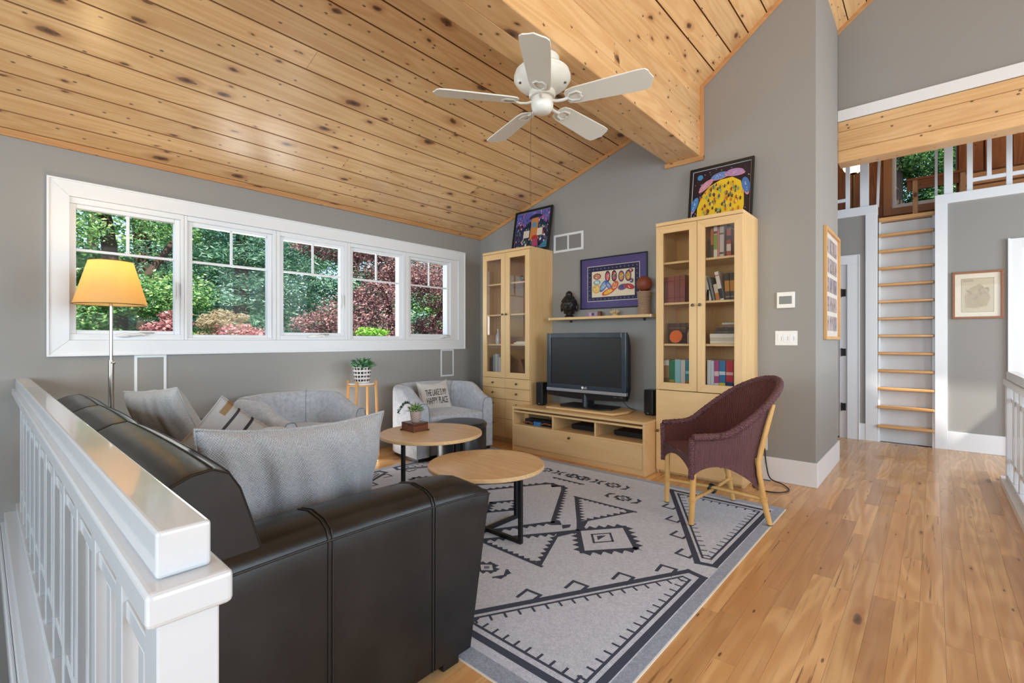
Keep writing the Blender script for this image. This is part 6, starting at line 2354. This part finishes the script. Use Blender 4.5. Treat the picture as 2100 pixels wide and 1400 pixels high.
# corner cabinet
C1, C2, C3, C0 = 1.1535, 1.5055, 1.8725, 0.7855
G = 'books in the bottom of the corner cabinet'
for x, w, h, c, lab in ((-4.075, 0.026, 0.20, (110, 60, 52), 'dark red book in the bottom of the corner cabinet'), (-4.046, 0.022, 0.215, (70, 74, 80), 'charcoal book in the bottom of the corner cabinet'), (-4.021, 0.036, 0.235, (150, 160, 166), 'grey blue book in the bottom of the corner cabinet'), (-3.982, 0.026, 0.245, (206, 206, 206), 'tall white book in the bottom of the corner cabinet'), (-3.953, 0.026, 0.24, (184, 188, 192), 'light grey book in the bottom of the corner cabinet'), (-3.924, 0.030, 0.205, (214, 210, 204), 'short white book in the bottom of the corner cabinet'), (-3.890, 0.026, 0.20, (170, 166, 160), 'beige book in the bottom of the corner cabinet')):
    book(x, w, C0, h, lab, c, group=G)
r = thing('leaning_frame', 'small photo frame leaning in the bottom of the corner cabinet', 'picture frame', (-3.55, 4.25, C0 + 0.005))
r.rotation_euler = (0, math.radians(-18), math.radians(8))
MB().box(-0.004, 0.012, -0.07, 0.07, 0.0, 0.19).build('frame', 'frame_wood_dark', r, bevel=0.002)
MB().box(-0.0055, -0.004, -0.058, 0.058, 0.014, 0.176).build('photograph', 'paper', r)
for k, (x, c, lab) in enumerate(((-3.99, (206, 210, 214), 'clear white bottle in the corner cabinet'), (-3.92, (170, 52, 84), 'pink bottle in the corner cabinet'), (-3.86, (150, 60, 60), 'red bottle in the corner cabinet'))):
    plain('bottle_%d' % k, c, 0.2, coat=0.5)
    o = MB().lathe([(0.0, 0.0), (0.026, 0.0), (0.028, 0.008), (0.028, 0.10), (0.012, 0.135), (0.011, 0.17), (0.014, 0.172), (0.014, 0.18), (0.0, 0.18)], 20).build('bottle', 'bottle_%d' % k, smooth=50, loc=(x, 4.22, C1))
    tag(o, lab, 'bottle', 'bottles in the corner cabinet')
fp_ = MB().box(-0.10, 0.10, 0.0, 0.16, 0.0, 0.018).box(-0.08, 0.07, 0.02, 0.14, 0.018, 0.03)
tag(fp_.build('paper_stack', 'paper', loc=(-3.56, 4.14, C1)), 'white papers lying on a shelf of the corner cabinet', 'papers')
fg = thing('flower_figurine', 'white flower figurine on the upper shelf of the corner cabinet', 'figurine', (-3.47, 4.20, C3))
q = MB()
for k in range(4):
    g = k * 1.7
    p = Vector((0.03 * math.cos(g), 0.02 * math.sin(g), 0.09 + 0.03 * k))
    q.tube([(0, 0, 0.01), tuple(p)], 0.003, 6)
q.lathe([(0.0, 0.0), (0.028, 0.0), (0.024, 0.012), (0.0, 0.016)], 16)
q.build('stems', 'pewter', fg)
q = MB()
for k in range(4):
    g = k * 1.7
    p = Vector((0.03 * math.cos(g), 0.02 * math.sin(g), 0.09 + 0.03 * k))
    q.sphere(p, (0.017, 0.017, 0.02), 10, 8)
q.build('blossoms', 'glass_white', fg, smooth=60)
o = MB().sphere((0, 0, 0.05), (0.032, 0.012, 0.032), 16, 10).lathe([(0.0, 0.0), (0.022, 0.0), (0.014, 0.02), (0.0, 0.024)], 14).build('round_ornament', 'brass_dark', smooth=60, loc=(-3.585, 4.2, C3))
tag(o, 'small round brass ornament on the upper shelf of the corner cabinet', 'ornament')

# ================================================================== WICKER CHAIR
wc = thing('wicker_armchair', 'burgundy wicker armchair with rattan legs on the rug corner', 'chair', (-1.134, 3.375, 0.0), math.radians(223.5))
ZF = ZR + 0.0015


def chair_plan(s):
    """s -1..1 : right front tip, round the back, to the left front tip"""
    a = abs(s)
    sg = 1 if s >= 0 else -1
    if a >= 0.52:
        t = (a - 0.52) / 0.48
        return Vector((-0.03 + 0.29 * t, sg * (0.272 - 0.02 * t)))
    t = a / 0.52 * PI / 2
    return Vector((-0.03 - 0.235 * math.cos(t), sg * 0.272 * math.sin(t)))


def chair_out(s):
    a = abs(s)
    sg = 1 if s >= 0 else -1
    if a >= 0.52:
        return Vector((0.0, sg))
    t = a / 0.52 * PI / 2
    v_ = Vector((-math.cos(t), sg * math.sin(t)))
    return v_.normalized()


def chair_top(s):
    a = abs(s)
    t = min(1.0, max(0.0, (0.80 - a) / 0.80))
    return 0.582 + 0.350 * (t * t * (3 - 2 * t)) ** 1.4 + 0.01 * math.sin(a * PI)


def chair_flare(s, z):
    """how far the basket leans outwards at height z"""
    a = abs(s)
    h = max(0.0, z - 0.42)
    back = max(0.0, 1 - a / 0.60)
    return h * (0.09 + 0.20 * back * back * (3 - 2 * back))


def basket(s, z, off=0.0):
    p = chair_plan(s) + chair_out(s) * (chair_flare(s, z) + off)
    if z < 0.42 and abs(s) < 0.85:
        p += chair_out(s) * (0.42 - z) * 0.16 * (1 - abs(s) / 0.85) ** 0.5
    return Vector((p.x, p.y, z))


def skirt(s):
    """lower edge of the woven skirt: arched between the legs"""
    a = abs(s)
    if a > 0.34:                                   # side, from rear leg (0.34) to front leg (1)
        t = (a - 0.34) / 0.66
        return 0.225 + 0.085 * t + 0.12 * math.sin(PI * t) ** 0.6
    t = a / 0.34
    return 0.225 + 0.15 * math.cos(PI / 2 * t) ** 0.6


per = 1.45
NS, NZ = 84, 22


def f_out(a, b_):
    s = -1 + 2 * a
    z0, z1 = skirt(s), chair_top(s)
    return basket(s, z0 + (z1 - z0) * b_, 0.0)


def f_in(a, b_):
    s = -1 + 2 * a
    z0, z1 = 0.40, chair_top(s)
    return basket(s, z0 + (z1 - z0) * b_, -0.014)


def uvo(a, b_):
    s = -1 + 2 * a
    return (a * per, skirt(s) + (chair_top(s) - skirt(s)) * b_ + 0.01)


b = MB()
b.grid(f_out, NS, NZ, 0, uvf=uvo)
b.grid(f_in, NS, NZ, 1, uvf=lambda a, b_: (a * per, 0.4 + (chair_top(-1 + 2 * a) - 0.4) * b_), flip=True)
b.build('woven_basket', ['wicker', 'wicker_inner'], wc, smooth=60)


def braid(path, r, name):
    """rolled border: a twisted double strand"""
    bb = MB()
    bb.tube(path, r * 0.92, 10)
    pts = []
    acc = 0.0
    fr = None
    dense = []
    for i in range(len(path) - 1):
        for k in range(5):
            dense.append(path[i].lerp(path[i + 1], k / 5))
    dense.append(path[-1])
    for ph in (0.0, PI):
        pts = []
        acc = 0.0
        for i, p in enumerate(dense):
            t = dense[min(i + 1, len(dense) - 1)] - dense[max(i - 1, 0)]
            t.normalize()
            if i:
                acc += (dense[i] - dense[i - 1]).length
            a_ = t.cross(Vector((0.3, 0.2, 0.93)))
            a_.normalize()
            c_ = a_.cross(t)
            g = acc / 0.035 * 2 * PI * 0.5 + ph
            pts.append(p + a_ * math.cos(g) * r * 0.42 + c_ * math.sin(g) * r * 0.42)
        bb.tube(pts, r * 0.62, 6)
    return bb.build(name, 'wicker', wc, smooth=60)


braid([basket(-1 + 2 * i / 60, chair_top(-1 + 2 * i / 60), 0.004) for i in range(61)], 0.024, 'rolled_rim')
for sg in (-1, 1):
    braid([basket(sg * 1.0, 0.575 - (0.575 - 0.315) * i / 10, 0.0) + Vector((0.006, 0, 0)) for i in range(11)], 0.019, 'front_braid')
# front apron with its arch
yf_ = 0.25


def f_ap(a, b_):
    y = -yf_ + 2 * yf_ * a
    lo = 0.305 + 0.105 * math.sin(PI * a) ** 0.55
    z = lo + (0.455 - lo) * b_
    return (0.262 + 0.012 * math.sin(PI * a) * b_, y, z)


MB().grid(f_ap, 26, 8, uvf=lambda a, b_: (a * 0.5, 0.3 + 0.15 * b_)).build('front_apron', 'wicker', wc, smooth=60)
# seat
vs2, fs2, uv2 = [], [], []
NR = 8
outl = [basket(-1 + 2 * i / 40, 0.45, -0.016) for i in range(41)]
for j in range(NR + 1):
    k = 1 - j / NR
    for p in outl:
        zc = 0.455 + 0.028 * (1 - k * k)
        vs2.append((0.02 + (p.x - 0.02) * k + (0.01 if p.x > 0.24 else 0) * k, p.y * k, zc))
        uv2.append((p.x * k + 0.5, p.y * k + 0.5))
m = len(outl)
for j in range(NR):
    for i in range(m):
        fs2.append((j * m + i, j * m + (i + 1) % m, (j + 1) * m + (i + 1) % m, (j + 1) * m + i))
MB().add(vs2, fs2, 0, uv2).build('seat', 'wicker', wc, smooth=70)
# rattan legs, rear poles, cross stretcher with bindings
FEET = [(0.252, -0.218), (0.252, 0.218), (-0.252, -0.238), (-0.252, 0.238)]
TOPS = [(0.240, -0.232), (0.240, 0.232), (-0.175, -0.215), (-0.175, 0.215)]
KNEE = []
for (fx, fy), (tx, ty) in zip(FEET, TOPS):
    zt = 0.44
    path = [Vector((fx, fy, ZF)), Vector((fx + (tx - fx) * 0.45, fy + (ty - fy) * 0.45, 0.17)), Vector((tx, ty, zt))]
    leg = MB().tube(path, [0.0165, 0.0185, 0.0185], 12).build('leg', 'rattan', wc, smooth=50)
    kp = Vector((fx + (tx - fx) * 0.45, fy + (ty - fy) * 0.45, 0.175))
    KNEE.append(kp)
    bd = MB()
    for k in range(4):
        bd.tube([kp + Vector((0.0205 * math.cos(2 * PI * j / 14), 0.0205 * math.sin(2 * PI * j / 14), -0.012 + k * 0.008)) for j in range(14)], 0.0035, 5, closed=True)
    bd.build('binding', 'rattan', leg, smooth=60)
    MB().lathe([(0.0, 0.0), (0.0175, 0.0), (0.0175, 0.004)], 12, c=(fx, fy, ZF - 0.002)).build('foot_pad', 'black_satin', leg)
for a_, c_ in ((0, 3), (1, 2)):
    dz = Vector((0, 0, 0.012 if a_ == 0 else -0.012))
    MB().tube([KNEE[a_], (KNEE[a_] + KNEE[c_]) / 2 + dz, KNEE[c_]], 0.0125, 10).build('stretcher', 'rattan', wc, smooth=50)
ctr = (KNEE[0] + KNEE[1] + KNEE[2] + KNEE[3]) / 4
bd = MB()
for k in range(5):
    bd.tube([ctr + Vector(((0.024) * math.cos(2 * PI * j / 16), (-0.016 + k * 0.008), 0.027 * math.sin(2 * PI * j / 16))) for j in range(16)], 0.0045, 5, closed=True)
bd.build('binding', 'black_satin', wc, smooth=60)
for sg in (-1, 1):
    path = [Vector((-0.222, sg * 0.228, 0.17))] + [basket(sg * (0.33 - 0.05 * k / 5), 0.34 + 0.075 * k, 0.021) for k in range(7)]
    MB().tube(path, [0.015, 0.016, 0.0165, 0.0165, 0.0165, 0.016, 0.015, 0.013], 10).build('rear_pole', 'rattan', wc, smooth=50)

# ================================================================== CEILING FAN
fan = thing('ceiling_fan', 'white five blade ceiling fan mounted under the pine beam', 'ceiling fan', (-1.80, 2.30, 2.64))
MB().lathe([(0.0, 0.289), (0.105, 0.289), (0.110, 0.235), (0.150, 0.215), (0.166, 0.200), (0.166, 0.186), (0.174, 0.178), (0.174, 0.158), (0.168, 0.150), (0.156, 0.132), (0.125, 0.108), (0.085, 0.090), (0.0, 0.088)], 44).build('motor_housing', 'fan_white', fan, smooth=35)
MB().lathe([(0.0, 0.087), (0.078, 0.087), (0.082, 0.080), (0.082, 0.060), (0.075, 0.052), (0.0, 0.05)], 36).build('flywheel', 'fan_white', fan, smooth=35)
MB().lathe([(0.060, 0.049), (0.066, 0.042), (0.070, 0.02), (0.066, -0.015), (0.052, -0.038), (0.03, -0.046), (0.0, -0.048)], 36).build('switch_cup', 'fan_white', fan, smooth=40)
hs = MB()
for k in range(5):
    g = 2 * PI * k / 5 + 0.4
    hs.sphere((0.143 * math.cos(g), 0.143 * math.sin(g), 0.120), (0.010, 0.010, 0.006), 8, 6)
hs.build('screw', 'pewter', fan, smooth=60)
# blade outline in local x (outwards), y (width)
ol = [(0.150, 0.0), (0.152, 0.032), (0.166, 0.055), (0.21, 0.066), (0.40, 0.074), (0.58, 0.081), (0.628, 0.078), (0.645, 0.060), (0.652, 0.034), (0.666, 0.0)]
ol = ol + [(x, -y) for x, y in ol[-2:0:-1]]
blade_me = MB().prism(ol, 'Z', -0.004, 0.004).mesh('blade')
blade_me.materials.append(MATS['fan_white'])
br = MB()
br.tube([(0.06, 0, 0.0), (0.10, 0, -0.014), (0.14, 0, -0.016), (0.165, 0, -0.010)], [0.013, 0.012, 0.012, 0.011], 8, flat=0.6)
loop = [(0.160, 0.0, -0.008), (0.185, 0.030, -0.008), (0.230, 0.036, -0.008), (0.250, 0.015, -0.008), (0.240, 0.0, -0.008), (0.250, -0.015, -0.008), (0.230, -0.036, -0.008), (0.185, -0.030, -0.008)]
br.tube(loop, 0.008, 6, closed=True, flat=0.55)
br_me = br.mesh('blade_bracket', 60)
br_me.materials.append(MATS['fan_white'])
for k in range(5):
    g = math.radians(-55.5 + 72 * k)
    o = put('blade', blade_me, fan, (0, 0, 0.022), (math.radians(-13), 0, g), bevel=0.002)
    o.rotation_mode = 'XYZ'
    put('blade_bracket', br_me, o, (0, 0, 0.0))
ch_ = MB().tube([(-0.050, -0.045, -0.02), (-0.054, -0.048, -0.30), (-0.054, -0.048, -0.60)], 0.0012, 5)
ch_.sphere((-0.054, -0.048, -0.61), 0.005, 8, 6)
ch_.build('pull_chain', 'brass_dark', fan)
